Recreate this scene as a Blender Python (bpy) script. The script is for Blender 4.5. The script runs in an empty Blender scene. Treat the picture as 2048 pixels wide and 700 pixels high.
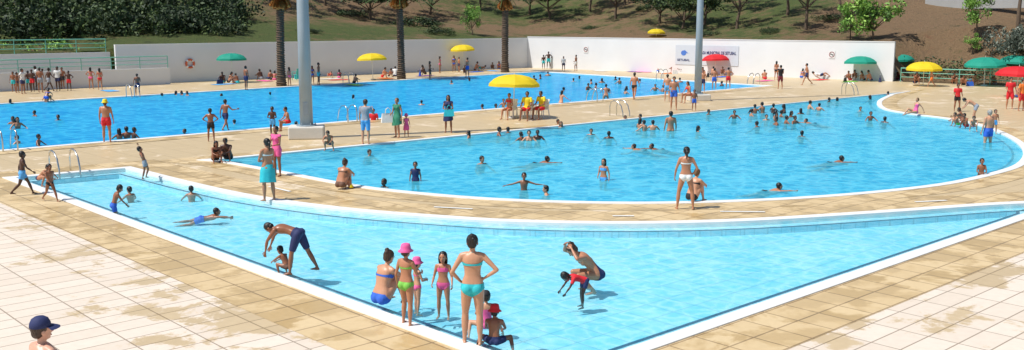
import bpy, bmesh, math, random, time
import numpy as np
from mathutils import Vector, Matrix
random.seed(7); np.random.seed(7)
T0=time.time()
S=bpy.context.scene
COL=S.collection
R=math.radians
# ---------------------------------------------------------------- camera
CH=4.75; PITCH=R(8.98); FP=1975.0
cam=bpy.data.cameras.new("camera"); camo=bpy.data.objects.new("camera",cam); COL.objects.link(camo)
camo.location=(0,0,CH); camo.rotation_euler=(R(90)-PITCH,0,0)
cam.sensor_width=36; cam.lens=FP/2048*36; cam.clip_end=2000; cam.clip_start=.1
S.camera=camo
def ray(u,v):
    a=(u-1024)/FP; b=(350-v)/FP
    return np.array([a, math.cos(PITCH)+b*math.sin(PITCH), -math.sin(PITCH)+b*math.cos(PITCH)])
def G(u,v,z=0.0):
    d=ray(u,v); t=(z-CH)/d[2]
    return np.array([d[0]*t,d[1]*t,z])
# ---------------------------------------------------------------- world, sun
S.view_settings.view_transform='Standard'; S.view_settings.look='None'; S.view_settings.exposure=0
EL=58; AZ=248
w=bpy.data.worlds.new("World"); S.world=w; w.use_nodes=True
nt=w.node_tree; bg=nt.nodes['Background']; sky=nt.nodes.new('ShaderNodeTexSky')
sky.sky_type='NISHITA'; sky.sun_disc=False; sky.sun_elevation=R(EL); sky.sun_rotation=R(AZ)
nt.links.new(sky.outputs[0],bg.inputs[0]); bg.inputs[1].default_value=.095
sl=bpy.data.lights.new("sun",'SUN'); sl.energy=4.7; sl.angle=R(.5); sl.color=(1,.965,.91)
so=bpy.data.objects.new("sun",sl); COL.objects.link(so)
sd=Vector((math.sin(R(AZ))*math.cos(R(EL)),math.cos(R(AZ))*math.cos(R(EL)),math.sin(R(EL))))
so.rotation_euler=(-sd).to_track_quat('-Z','Y').to_euler(); so.location=(0,0,40)
# ---------------------------------------------------------------- materials
MATS={}
def nodes(m):
    m.use_nodes=True; n=m.node_tree; return n,n.nodes,n.links,n.nodes['Principled BSDF']
def mat(name,col,rough=.6,var=.12,scale=3.0,bump=0.0,metal=0.0,spec=.5,bscale=None):
    if name in MATS: return MATS[name]
    m=bpy.data.materials.new(name); n,N,L,b=nodes(m)
    b.inputs['Roughness'].default_value=rough; b.inputs['Metallic'].default_value=metal
    b.inputs['Specular IOR Level'].default_value=spec
    g=N.new('ShaderNodeNewGeometry'); t=N.new('ShaderNodeTexNoise'); t.inputs['Scale'].default_value=scale; t.inputs['Detail'].default_value=4
    L.new(g.outputs['Position'],t.inputs['Vector'])
    mx=N.new('ShaderNodeMix'); mx.data_type='RGBA'
    c=np.array(col)
    mx.inputs[6].default_value=(*(c*(1-var)),1); mx.inputs[7].default_value=(*np.minimum(c*(1+var),1),1)
    L.new(t.outputs['Fac'],mx.inputs[0]); L.new(mx.outputs[2],b.inputs['Base Color'])
    if bump:
        bp=N.new('ShaderNodeBump'); bp.inputs['Strength'].default_value=bump; bp.inputs['Distance'].default_value=.02
        t2=N.new('ShaderNodeTexNoise'); t2.inputs['Scale'].default_value=bscale or scale*6; t2.inputs['Detail'].default_value=6
        L.new(g.outputs['Position'],t2.inputs['Vector']); L.new(t2.outputs['Fac'],bp.inputs['Height']); L.new(bp.outputs[0],b.inputs['Normal'])
    MATS[name]=m; return m
BANG=42.7
Bd=np.array([math.cos(R(BANG)),math.sin(R(BANG)),0]); Ad=np.array([-Bd[1],Bd[0],0])
def axes_vec(N,L):
    g=N.new('ShaderNodeNewGeometry'); mp=N.new('ShaderNodeMapping'); mp.inputs['Rotation'].default_value=(0,0,-R(BANG))
    L.new(g.outputs['Position'],mp.inputs['Vector']); return mp.outputs['Vector']
def mth(N,L,op,a,b=None,c=None):
    x=N.new('ShaderNodeMath'); x.operation=op
    for i,q in enumerate((a,b,c)):
        if q is None: continue
        if isinstance(q,(int,float)): x.inputs[i].default_value=q
        else: L.new(q,x.inputs[i])
    return x.outputs[0]
def clamp01(N,L,x): return mth(N,L,'MINIMUM',mth(N,L,'MAXIMUM',x,0.0),1.0)
def mixc(N,L,f,a,b,mode='MIX'):
    x=N.new('ShaderNodeMix'); x.data_type='RGBA'; x.blend_type=mode
    if isinstance(f,(int,float)): x.inputs[0].default_value=f
    else: L.new(f,x.inputs[0])
    for i,q in ((6,a),(7,b)):
        if isinstance(q,tuple): x.inputs[i].default_value=(*q,1)
        else: L.new(q,x.inputs[i])
    return x.outputs[2]
def noise(N,L,v,sc,det=4,dist=0,rough=.5):
    t=N.new('ShaderNodeTexNoise'); t.inputs['Scale'].default_value=sc; t.inputs['Detail'].default_value=det
    t.inputs['Distortion'].default_value=dist; t.inputs['Roughness'].default_value=rough
    L.new(v,t.inputs['Vector']); return t.outputs['Fac']
def brick(N,L,v,wd,ht,mort,c1,c2,cm):
    t=N.new('ShaderNodeTexBrick'); L.new(v,t.inputs['Vector']); t.inputs['Scale'].default_value=1
    t.inputs['Brick Width'].default_value=wd; t.inputs['Row Height'].default_value=ht; t.inputs['Mortar Size'].default_value=mort
    t.inputs['Mortar Smooth'].default_value=.3
    for k,c in (('Color1',c1),('Color2',c2),('Mortar',cm)): t.inputs[k].default_value=(*c,1)
    return t
K2=G(1107,771)
K2p=(float(K2@Bd),float(K2@Ad))
def deck_mat():
    m=bpy.data.materials.new("deck_tiles"); n,N,L,b=nodes(m)
    v=axes_vec(N,L)
    bt=brick(N,L,v,.9,.45,.014,(.80,.70,.59),(.73,.63,.52),(.36,.29,.22)); bt.offset=.0
    bw=brick(N,L,v,.9,.45,.014,(.56,.41,.20),(.64,.48,.255),(.32,.22,.10)); bw.offset=.0
    sp=N.new('ShaderNodeSeparateXYZ'); L.new(v,sp.inputs[0])
    d=mth(N,L,'MAXIMUM',mth(N,L,'SUBTRACT',K2p[0],sp.outputs[0]),mth(N,L,'SUBTRACT',K2p[1],sp.outputs[1]))
    d=mth(N,L,'MINIMUM',mth(N,L,'MAXIMUM',d,-1.0),9.0)
    thr=mth(N,L,'ADD',mth(N,L,'MULTIPLY',d,.034),.45)
    ns=noise(N,L,v,.9,10,.2,.72)
    nl=noise(N,L,v,.22,2); ns=mth(N,L,'ADD',mth(N,L,'MULTIPLY',ns,.75),mth(N,L,'MULTIPLY',nl,.25))
    wet=clamp01(N,L,mth(N,L,'MULTIPLY',mth(N,L,'SUBTRACT',ns,thr),26.0))
    wet=mth(N,L,'MULTIPLY',wet,.8)
    c=mixc(N,L,wet,bt.outputs['Color'],bw.outputs['Color'])
    n2=noise(N,L,v,7,5); c=mixc(N,L,.2,c,mixc(N,L,n2,(.25,.2,.15),(1,1,1)),'MULTIPLY')
    inner=clamp01(N,L,mth(N,L,'MULTIPLY',mth(N,L,'SUBTRACT',.2,d),1.0)); c=mixc(N,L,mth(N,L,'MULTIPLY',inner,.4),c,(.64,.49,.27),'MIX')
    dry=noise(N,L,v,.13,4); c=mixc(N,L,mth(N,L,'MULTIPLY',inner,clamp01(N,L,mth(N,L,'MULTIPLY',mth(N,L,'SUBTRACT',dry,.48),5))),c,(.74,.64,.50),'MIX') if False else c
    L.new(c,b.inputs['Base Color'])
    L.new(mth(N,L,'SUBTRACT',.8,mth(N,L,'MULTIPLY',wet,.5)),b.inputs['Roughness'])
    bp=N.new('ShaderNodeBump'); bp.inputs['Strength'].default_value=.25; bp.inputs['Distance'].default_value=.01
    L.new(bt.outputs['Fac'],bp.inputs['Height']); bp.invert=True; L.new(bp.outputs[0],b.inputs['Normal'])
    return m
def coping_mat():
    m=bpy.data.materials.new("coping_tiles"); n,N,L,b=nodes(m); v=axes_vec(N,L)
    bw=brick(N,L,v,.62,.62,.018,(.56,.39,.17),(.66,.48,.24),(.30,.20,.09)); bw.offset=0
    bd=brick(N,L,v,.62,.62,.018,(.71,.55,.32),(.66,.50,.28),(.38,.27,.15)); bd.offset=0
    ns=noise(N,L,v,.9,8,.4,.65)
    wt=clamp01(N,L,mth(N,L,'MULTIPLY',mth(N,L,'SUBTRACT',ns,.46),14))
    c=mixc(N,L,wt,bd.outputs['Color'],bw.outputs['Color'])
    n2=noise(N,L,v,9,5); c=mixc(N,L,.22,c,mixc(N,L,n2,(.3,.25,.2),(1,1,1)),'MULTIPLY')
    L.new(c,b.inputs['Base Color']); L.new(mth(N,L,'SUBTRACT',.7,mth(N,L,'MULTIPLY',wt,.4)),b.inputs['Roughness'])
    return m
def floor_mat(name,c1,tile,mort,mc=.8):
    m=bpy.data.materials.new(name); n,N,L,b=nodes(m); v=axes_vec(N,L)
    c=np.array(c1)
    bt=brick(N,L,v,tile,tile,mort,tuple(c),tuple(c*.96),tuple(c*mc)); bt.offset=0
    ns=noise(N,L,v,.25,3); cc=mixc(N,L,.2,bt.outputs['Color'],mixc(N,L,ns,(.6,.8,.9),(1,1,1)),'MULTIPLY')
    L.new(cc,b.inputs['Base Color']); b.inputs['Roughness'].default_value=.5; return m
def water_mat(name,tint,dark,cs,refl,bstr,bsc,dk,dcol,ddark,pa=.75,ba=2.2):
    m=bpy.data.materials.new(name); m.use_nodes=True; N=m.node_tree.nodes; L=m.node_tree.links; N.clear()
    out=N.new('ShaderNodeOutputMaterial'); v=axes_vec(N,L)
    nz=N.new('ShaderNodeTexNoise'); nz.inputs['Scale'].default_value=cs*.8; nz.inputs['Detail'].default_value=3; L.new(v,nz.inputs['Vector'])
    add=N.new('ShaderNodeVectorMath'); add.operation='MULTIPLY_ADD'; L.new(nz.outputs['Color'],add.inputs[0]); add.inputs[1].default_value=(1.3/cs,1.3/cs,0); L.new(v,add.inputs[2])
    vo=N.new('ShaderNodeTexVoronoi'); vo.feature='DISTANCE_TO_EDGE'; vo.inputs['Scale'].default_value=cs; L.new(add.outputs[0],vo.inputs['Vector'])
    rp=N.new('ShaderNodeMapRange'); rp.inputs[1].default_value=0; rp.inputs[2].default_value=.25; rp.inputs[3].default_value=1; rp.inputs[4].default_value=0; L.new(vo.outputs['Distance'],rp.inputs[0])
    p=mth(N,L,'POWER',rp.outputs[0],1.8)  # bright cell edges: caustic light network, painted rather than cast
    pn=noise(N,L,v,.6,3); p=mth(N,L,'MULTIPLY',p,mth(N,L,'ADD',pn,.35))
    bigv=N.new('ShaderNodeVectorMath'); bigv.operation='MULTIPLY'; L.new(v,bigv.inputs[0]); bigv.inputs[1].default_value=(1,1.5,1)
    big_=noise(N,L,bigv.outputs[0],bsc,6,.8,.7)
    f=clamp01(N,L,mth(N,L,'ADD',mth(N,L,'MULTIPLY',p,pa),mth(N,L,'MULTIPLY',mth(N,L,'SUBTRACT',big_,.38),ba)))  # painted caustics plus broad tone variation, drives both water colours
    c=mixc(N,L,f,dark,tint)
    tr=N.new('ShaderNodeBsdfTransparent'); L.new(c,tr.inputs[0])
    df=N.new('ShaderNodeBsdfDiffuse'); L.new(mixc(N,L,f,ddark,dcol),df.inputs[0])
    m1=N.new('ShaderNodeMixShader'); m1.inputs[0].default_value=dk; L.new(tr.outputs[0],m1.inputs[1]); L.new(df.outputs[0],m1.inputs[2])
    gl=N.new('ShaderNodeBsdfGlossy'); gl.inputs['Roughness'].default_value=.08
    bp=N.new('ShaderNodeBump'); bp.inputs['Strength'].default_value=bstr; bp.inputs['Distance'].default_value=.12
    hb=noise(N,L,v,2.2,6,.6,.62); L.new(hb,bp.inputs['Height']); L.new(bp.outputs[0],gl.inputs['Normal'])
    fr=N.new('ShaderNodeFresnel'); fr.inputs[0].default_value=1.33; L.new(bp.outputs[0],fr.inputs['Normal'])
    mx=N.new('ShaderNodeMixShader'); L.new(mth(N,L,'MULTIPLY',fr.outputs[0],refl),mx.inputs[0]); L.new(m1.outputs[0],mx.inputs[1]); L.new(gl.outputs[0],mx.inputs[2])
    L.new(mx.outputs[0],out.inputs[0]); return m
def hill_mat():
    m=bpy.data.materials.new("dry_grass"); n,N,L,b=nodes(m); g=N.new('ShaderNodeNewGeometry'); v=g.outputs['Position']
    n1=noise(N,L,v,.06,5,.4); n2=noise(N,L,v,.8,9,.2,.75); n3=noise(N,L,v,4,7,0,.75)
    sp=N.new('ShaderNodeSeparateXYZ'); L.new(v,sp.inputs[0])
    side=mth(N,L,'MULTIPLY',clamp01(N,L,mth(N,L,'MULTIPLY',mth(N,L,'ADD',sp.outputs[0],30),.012)),.12)
    f=clamp01(N,L,mth(N,L,'MULTIPLY',mth(N,L,'SUBTRACT',mth(N,L,'ADD',mth(N,L,'ADD',mth(N,L,'MULTIPLY',n1,.6),mth(N,L,'MULTIPLY',n2,.4)),side),.51),11))
    c=mixc(N,L,f,(.13,.18,.035),(.37,.235,.12))
    f2=clamp01(N,L,mth(N,L,'MULTIPLY',mth(N,L,'SUBTRACT',n2,.57),8))
    c=mixc(N,L,mth(N,L,'MULTIPLY',f2,.75),c,(.36,.17,.085))
    f3=clamp01(N,L,mth(N,L,'MULTIPLY',mth(N,L,'SUBTRACT',.44,n2),10))
    c=mixc(N,L,mth(N,L,'MULTIPLY',f3,.75),c,(.055,.08,.022))
    c=mixc(N,L,.75,c,mixc(N,L,n3,(.08,.08,.08),(1,1,1)),'MULTIPLY')
    L.new(c,b.inputs['Base Color']); b.inputs['Roughness'].default_value=.95
    bp=N.new('ShaderNodeBump'); bp.inputs['Strength'].default_value=1; bp.inputs['Distance'].default_value=.4; L.new(n3,bp.inputs['Height']); L.new(bp.outputs[0],b.inputs['Normal'])
    return m
def hair_mat(name,col):
    if name in MATS: return MATS[name]
    return mat(name,col,.38,.35,30,.5,bscale=60)
# ---------------------------------------------------------------- geometry helpers
def nrm(a):
    a=np.asarray(a,float); l=np.linalg.norm(a); return a/l if l>1e-9 else a
def ell(c,rad,fr=None,seg=10,rings=7):
    c=np.asarray(c,float); V=[];F=[]
    th=np.linspace(0,2*math.pi,seg,endpoint=False)
    V.append((0,0,1))
    for i in range(1,rings):
        p=math.pi*i/rings
        for t in th: V.append((math.sin(p)*math.cos(t),math.sin(p)*math.sin(t),math.cos(p)))
    V.append((0,0,-1)); V=np.array(V)*np.array(rad)
    for j in range(seg): F.append((0,1+j,1+(j+1)%seg))
    for i in range(rings-2):
        a=1+i*seg
        for j in range(seg): F.append((a+j,a+seg+j,a+seg+(j+1)%seg,a+(j+1)%seg))
    a=1+(rings-2)*seg; e=len(V)-1
    for j in range(seg): F.append((a+j,e,a+(j+1)%seg))
    if fr is not None: V=V@np.array(fr)
    return V+c,F
def tube(pts,rad,seg=8,ref=(1,0,0),cap=True,flat=False):
    P=[np.asarray(p,float) for p in pts]; r=[(x,x) if np.isscalar(x) else x for x in rad]
    if len(r)==1: r=r*len(P)
    T=[]
    for i in range(len(P)):
        a=P[max(i-1,0)]; b=P[min(i+1,len(P)-1)]; T.append(nrm(b-a))
    rings=[]
    if cap and not flat:
        for k,s in ((.95,.3),(.75,.66),(.4,.92)): rings.append((P[0]-T[0]*min(r[0])*k,T[0],(r[0][0]*s,r[0][1]*s)))
    for p,t,q in zip(P,T,r): rings.append((p,t,q))
    if cap and not flat:
        for k,s in ((.4,.92),(.75,.66),(.95,.3)): rings.append((P[-1]+T[-1]*min(r[-1])*k,T[-1],(r[-1][0]*s,r[-1][1]*s)))
    V=[];F=[]; ref=np.asarray(ref,float); last=None
    for p,t,q in rings:
        rr=ref if last is None else last
        s=rr-t*(rr@t)
        if np.linalg.norm(s)<.15: s=np.array([0,1,.13])-t*(np.array([0,1,.13])@t)
        if np.linalg.norm(s)<.15: s=np.array([0,0,1.])-t*t[2]
        s=nrm(s); n=np.cross(t,s); last=s
        for j in range(seg):
            a=2*math.pi*j/seg; V.append(p+s*math.cos(a)*q[0]+n*math.sin(a)*q[1])
    m=len(rings)
    for i in range(m-1):
        for j in range(seg): F.append((i*seg+j,i*seg+(j+1)%seg,(i+1)*seg+(j+1)%seg,(i+1)*seg+j))
    if cap: F.append(tuple(range(seg))[::-1]); F.append(tuple(range((m-1)*seg,m*seg)))
    return np.array(V),F
def box(c,s,rz=0,rx=0):
    V=np.array([(x,y,z) for x in(-.5,.5) for y in(-.5,.5) for z in(-.5,.5)])*np.array(s)
    if rx: M=np.array(Matrix.Rotation(rx,3,'X')); V=V@M.T
    if rz: M=np.array(Matrix.Rotation(rz,3,'Z')); V=V@M.T
    return V+np.array(c),[(0,1,3,2),(4,6,7,5),(0,4,5,1),(2,3,7,6),(0,2,6,4),(1,5,7,3)]
def revolve(prof,seg=20,c=(0,0,0),fr=None,sx=1,sy=1):
    V=[];F=[]
    for r,z in prof:
        for j in range(seg): a=2*math.pi*j/seg; V.append((r*math.cos(a)*sx,r*math.sin(a)*sy,z))
    for i in range(len(prof)-1):
        for j in range(seg): F.append((i*seg+j,i*seg+(j+1)%seg,(i+1)*seg+(j+1)%seg,(i+1)*seg+j))
    V=np.array(V)
    if fr is not None: V=V@np.array(fr)
    return V+np.array(c),F
class Geo:
    def __init__(s): s.V=[];s.F=[];s.M=[];s.n=0
    def add(s,vf,m=0):
        v,f=vf; s.V.append(np.asarray(v,float)); s.F+= [tuple(i+s.n for i in q) for q in f]; s.M+=[m]*len(f); s.n+=len(v); return s
    def mesh(s,name,mats,smooth=False):
        me=bpy.data.meshes.new(name); me.from_pydata(np.vstack(s.V).tolist(),[],s.F)
        for m in mats: me.materials.append(m)
        me.polygons.foreach_set('material_index',s.M); 
        me.polygons.foreach_set('use_smooth',[smooth]*len(s.F)); me.update(); return me
def obj(name,me,parent=None,loc=(0,0,0),rz=0,**kw):
    o=bpy.data.objects.new(name,me); COL.objects.link(o); o.location=loc; o.rotation_euler=(0,0,rz)
    if parent: o.parent=parent
    for k,v in kw.items(): o[k]=v
    return o
def geo_obj(name,prims,mats,parent=None,smooth=False,loc=(0,0,0),rz=0,**kw):
    g=Geo()
    for p in prims: g.add(p)
    return obj(name,g.mesh(name,mats if isinstance(mats,list) else [mats],smooth),parent,loc,rz,**kw)
def thing(name,loc,label,cat,rz=0,group=None):
    o=obj(name,None,None,loc,rz,label=label,category=cat); o.empty_display_size=.2
    if group: o["group"]=group
    return o
def orient(P):
    P=[np.array(p,float) for p in P]; a=0
    for i in range(len(P)): q=P[(i+1)%len(P)]; a+=P[i][0]*q[1]-q[0]*P[i][1]
    return P if a>0 else P[::-1]
def inset(P,d):
    out=[];n=len(P)
    for i in range(n):
        a,b,c=P[i-1][:2],P[i][:2],P[(i+1)%n][:2]
        t1=nrm(b-a);t2=nrm(c-b); n1=np.array([-t1[1],t1[0]]);n2=np.array([-t2[1],t2[0]])
        k=n1+n2; m=nrm(k); q=d/max(m@n1,.35); out.append(np.array([b[0]+m[0]*q,b[1]+m[1]*q,0]))
    return out
def crom(P,k=6):
    out=[]; P=[P[0]*2-P[1]]+list(P)+[P[-1]*2-P[-2]]
    for i in range(1,len(P)-2):
        for j in range(k):
            t=j/k; a,b,c,d=P[i-1],P[i],P[i+1],P[i+2]
            out.append(.5*((2*b)+(c-a)*t+(2*a-5*b+4*c-d)*t*t+(3*b-a-3*c+d)*t**3))
    out.append(P[-2]); return out
def fill(loops,z,name,m,**kw):
    bm=bmesh.new(); E=[]
    for Lp in loops:
        vs=[bm.verts.new((p[0],p[1],z)) for p in Lp]
        for i in range(len(vs)): E.append(bm.edges.new((vs[i],vs[(i+1)%len(vs)])))
    bmesh.ops.triangle_fill(bm,use_beauty=True,use_dissolve=False,edges=E,normal=(0,0,1))
    for f in bm.faces:
        f.normal_update()
        if f.normal.z<0: f.normal_flip()
    me=bpy.data.meshes.new(name); bm.to_mesh(me); bm.free(); me.materials.append(m)
    return obj(name,me,**kw)
def ringmesh(name,loops,m,**kw):
    g=Geo(); n=len(loops[0][0]); V=[];F=[]
    for P,z in loops: V+=[(p[0],p[1],z) for p in P]
    for i in range(len(loops)-1):
        for j in range(n): F.append((i*n+j,i*n+(j+1)%n,(i+1)*n+(j+1)%n,(i+1)*n+j))
    g.add((np.array(V),F)); return obj(name,g.mesh(name,[m]),**kw)
ST=dict(kind="structure")
WZ=-.03
# ---------------------------------------------------------------- pools
def PG(l): return [G(u,v) for u,v in l]
kid=orient(PG([(4,356),(1107,771),(2092,425)])+crom(PG([(2085,402),(1960,408),(1760,422),(1500,438),(1270,444),(1050,441),(900,433),(700,417),(520,393),(390,366),(262,334)])))
mid=orient(PG([(1822,183)])+crom(PG([(1790,189),(1765,203),(1775,218),(1830,228),(1900,237),(1970,251),(2030,275),(2062,302),(2050,330),(1985,352),(1880,373),(1700,392),(1500,404),(1260,409),(1000,402),(800,386),(680,370),(560,347),(440,325)]))+PG([(392,321),(475,314)]))
far=orient(PG([(-350,333),(1548,172),(1085,143),(-350,228)]))
rimM=mat("white_rim_stone",(.80,.80,.78),.5,.08,3,.1)
cop=coping_mat()
def pool(P,rim,ledge,zf,fm,wm,zc,cw,lm_):
    a=P; b=inset(P,rim); c=inset(P,rim+ledge); c2=inset(P,rim+ledge+.08)
    ringmesh("coping_paving",[(inset(P,-cw),zc),(inset(P,.04),zc)],cop,**ST)
    ringmesh("pool_rim",[(a,-.02),(inset(a,.004),.025),(inset(a,.03),.032),(inset(b,-.03),.032),(inset(b,-.004),.025),(b,-.10)],rimM,**ST)
    ringmesh("pool_ledge",[(b,-.10),(c,-.10),(c2,-.10),(c2,zf)],lm_,**ST)
    ringmesh("pool_edge_line",[(c,-.095),(c2,-.095)],mat("navy_tile_line",(.02,.06,.14),.4),**ST)
    fill([c2],zf,"pool_floor",fm,**ST)
    fill([inset(b,-.01)],WZ,"water",wm,**ST)
WM1=water_mat("shallow_water",(1,1,1),(.60,.88,.95),2.6,.35,.35,.8,.10,(.30,.80,.92),(.2,.7,.85),.95,2.4)
WM2=water_mat("middle_water",(.80,.98,1),(.40,.83,.94),1.9,.35,.4,.65,.5,(.15,.70,.88),(.02,.44,.70),.85,2.6)
WM3=water_mat("deep_water",(.6,.93,1),(.2,.70,.92),1.4,.30,.45,.6,.7,(.05,.56,.88),(.004,.31,.70),.9,2.6)
led=floor_mat("pale_ledge_tiles",(.50,.78,.86),.3,.01)
pool(kid,.30,.27,-.24,floor_mat("shallow_pool_tiles",(.38,.77,.88),.6,.014,.72),WM1,.004,1.3,led)
pool(mid,.28,.27,-.34,floor_mat("middle_pool_tiles",(.17,.68,.86),.6,.012),WM2,.008,.8,led)
pool(far,.35,.2,-.34,floor_mat("deep_pool_tiles",(.02,.42,.80),.6,.02),WM3,.012,.9,led)
DK=deck_mat()
big=[np.array(p) for p in ((-400,-60,0),(400,-60,0),(400,500,0),(-400,500,0))]
fill([big,inset(kid,.05),inset(mid,.05),inset(far,.05)],0,"ground",DK,**ST)
mk=mat("white_line_paint",(.80,.80,.77),.6,.1)
for (u0,v0),(u1,v1) in (((538,374),(580,384)),((868,415),(945,419)),((1440,424),(1530,425)),((1830,405),(1893,402)),((1225,433),(1268,433))):
    a,b=G(u0,v0),G(u1,v1); d=nrm(b-a); n_=np.array([-d[1],d[0],0])*.05
    g=Geo(); g.add((np.array([a-n_,b-n_,b+n_,a+n_])+np.array([0,0,.020]),[(0,1,2,3)])); obj("painted_marking",g.mesh("painted_marking",[mk]),**ST)
# ---------------------------------------------------------------- walls and hill
C=G(1055,135); E2=G(1785,163); L1=G(235,170)
d1=nrm(C-L1); n1=np.array([-d1[1],d1[0],0]); 
d2=nrm(E2-C); n2=np.array([-d2[1],d2[0],0])
L0=L1-d1*60
def hz(x,y):
    p=np.array([x,y,0]); a=(p-C)@n1; b=(p-C)@n2; d=max(a,b)
    if d<.15: return -1.0
    s2=(p-C)@d2; lw=np.linalg.norm(E2-C)
    base=2.7
    if b>=a and s2>lw: base=2.7*min(1,max(0,(d-1.0)/6))
    s1=(p-L1)@d1
    if a>b and s1<0: base=2.3*min(1,max(0,(d-1)/.3))+.4*min(1,max(0,(d-5)/5))
    z=base+ .10*d+ .0042*min(d,45)**2 + .5*math.sin(x*.11+y*.05)*min(d/12,1)+.25*math.sin(x*.31-y*.21)*min(d/8,1)
    return min(z,34+.02*d)
def hill_pt(u,v):
    d=ray(u,v); t=60.0
    while t<400:
        p=np.array([0,0,CH])+d*t
        if hz(p[0],p[1])>p[2]: return np.array([p[0],p[1],hz(p[0],p[1])])
        t+=.3
    return p
def hill():
    V=[];F=[]; dd=[.16,1,1.05,1.3,1.35,2,4,5]+list(np.arange(7,60,2.2))+[65,75,90,120,160,220]
    path=[]
    for s in np.linspace(-130,0,75): path.append((C+d1*s,n1))
    for k in np.linspace(.08,.92,9): 
        m=nrm(n1*(1-k)+n2*k); path.append((C,m/max(m@n1,m@n2)))
    for s in np.linspace(0,100,70): path.append((C+d2*s,n2))
    for P,n in path:
        for d in dd:
            q=P+n*d; V.append((q[0],q[1],hz(q[0],q[1])))
    m=len(dd)
    for i in range(len(path)-1):
        for j in range(m-1): F.append((i*m+j,(i+1)*m+j,(i+1)*m+j+1,i*m+j+1))
    g=Geo(); g.add((np.array(V),F)); obj("hill",g.mesh("hill",[hill_mat()],True),**ST)
hill()
whiteW=mat("white_plaster",(.74,.755,.77),.85,.07,.5,.1)
conc=mat("concrete",(.66,.63,.57),.85,.12,2,.3); concg=mat("grey_concrete",(.36,.36,.35),.85,.15,1,.3)
def wall(a,b,h,t,label,name="boundary_wall",m=None):
    m=m or whiteW
    d=nrm(b-a); L=np.linalg.norm(b-a); rz=math.atan2(d[1],d[0])
    e=thing(name,tuple(a),label,"wall",rz)
    geo_obj("wall_panel",[box((L/2,t/2,h/2),(L,t,h))],m,e)
    geo_obj("wall_cap",[box((L/2,t/2,h+.03),(L,t+.06,.06))],m,e)
    return e
wall(L1,C-d1*.002,2.85,.25,"long white plastered boundary wall behind swimming pool")
wall(C+d2*.002,E2,2.98,.25,"long white plastered boundary wall below dry hillside")
wall(L0+n1*1.0,L1+n1*1.0-d1*.05,2.3,.2,"white terrace retaining wall topped by green railing","terrace_wall")
wall(L0-n1*1.6,L1-n1*1.6+d1*3.3,1.15,.2,"low white ramp parapet wall with green railing","ramp_wall")
green=mat("green_paint",(.18,.52,.40),.4)
def railing(a,b,z,h,label):
    d=nrm(b-a); L=np.linalg.norm(b-a); e=thing("railing",(a[0],a[1],z),label,"railing",math.atan2(d[1],d[0]),"green tube railings")
    geo_obj("handrail",[tube([(0,0,h*k),(L,0,h*k)],[.038 if k==1 else .024],6) for k in (1,.68,.36)],green,e,True)
    g=Geo(); g.add(tube([(0,0,0),(0,0,h)],[.03],6)); me=g.mesh("post",[green],True)
    n=int(L/2); 
    for i in range(n+1): obj("post",me,e,(L*i/n,0,0))
railing(L0+n1*1.1,L1+n1*1.1-d1*.3,2.36,.95,"green tube railing on top of white terrace wall")
railing(L0-n1*1.5,L1-n1*1.5+d1*3.2,1.21,.85,"green tube railing along white ramp parapet")
railing(E2+d2*.6,E2+d2*28,0,1.05,"green tube railing between deck and hedge")
# ---------------------------------------------------------------- vegetation
def leaves(clumps,n,size,flat=1.0,mats=3):
    V=[];F=[];M=[];k=0
    for (c,r,mi) in clumps:
        u=np.random.randn(n,3); u/=np.linalg.norm(u,axis=1)[:,None]; u*= (np.random.rand(n,1)**.45)*r; u[:,2]*=flat
        for p in u+np.array(c):
            a=nrm(np.random.randn(3)); b=nrm(np.cross(a,np.random.randn(3))); s=size*random.uniform(.6,1.3)
            V+= [p-a*s,p-b*s*.5,p+a*s,p+b*s*.5]; F.append((k,k+1,k+2,k+3)); M.append(mi if random.random()<.7 else random.randrange(mats)); k+=4
    return np.array(V),F,M
def lm(nm,c): return mat(nm,c,.7,.25,2)
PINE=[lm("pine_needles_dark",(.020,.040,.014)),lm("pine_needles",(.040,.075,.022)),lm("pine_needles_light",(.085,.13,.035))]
LEAF=[lm("leaf_dark",(.07,.15,.03)),lm("leaf_green",(.15,.31,.05)),lm("leaf_light",(.27,.46,.08))]
OLIVE=[lm("grey_leaf_dark",(.06,.08,.06)),lm("grey_leaf",(.13,.16,.12)),lm("grey_leaf_light",(.22,.25,.20))]
BARK=mat("bark",(.13,.09,.06),.9,.3,6,.6)
crowns={}
def crown_mesh(kind,idx):
    key=(kind,idx)
    if key in crowns: return crowns[key]
    cl=[]
    if kind=='pine':
        for i in range(26):
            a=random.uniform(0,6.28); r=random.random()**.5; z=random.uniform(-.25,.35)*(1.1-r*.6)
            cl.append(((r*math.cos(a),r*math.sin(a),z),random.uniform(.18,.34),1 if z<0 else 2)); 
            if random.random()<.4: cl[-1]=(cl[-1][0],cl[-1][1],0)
        V,F,M=leaves(cl,85,.055,.75); ms=PINE
    elif kind=='leafy':
        for i in range(22):
            u=nrm(np.random.randn(3))*random.random()**.4*.75; u[2]*=1.15; cl.append((tuple(u),random.uniform(.18,.34),random.choice((0,1,1,2,2))))
        V,F,M=leaves(cl,80,.065); ms=LEAF
    elif kind=='shrub':
        for i in range(24):
            a=random.uniform(0,6.28); r=random.random()**.5*.9; z=random.uniform(0,.55)*(1-.6*r)
            cl.append(((r*math.cos(a),r*math.sin(a),z),random.uniform(.18,.32),random.choice((0,0,1,1,2)))) 
        V,F,M=leaves(cl,80,.05); ms=PINE
    else:
        for i in range(20):
            a=random.uniform(0,6.28); r=random.random()**.5*.8; z=random.uniform(.1,.8)*(1-.5*r)
            cl.append(((r*math.cos(a),r*math.sin(a),z),random.uniform(.18,.3),random.choice((0,1,2))))
        V,F,M=leaves(cl,80,.05); ms=OLIVE
    me=bpy.data.meshes.new("crown"); me.from_pydata(V.tolist(),[],F)
    for m in ms: me.materials.append(m)
    me.polygons.foreach_set('material_index',M); me.update(); crowns[key]=me; return me
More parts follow.
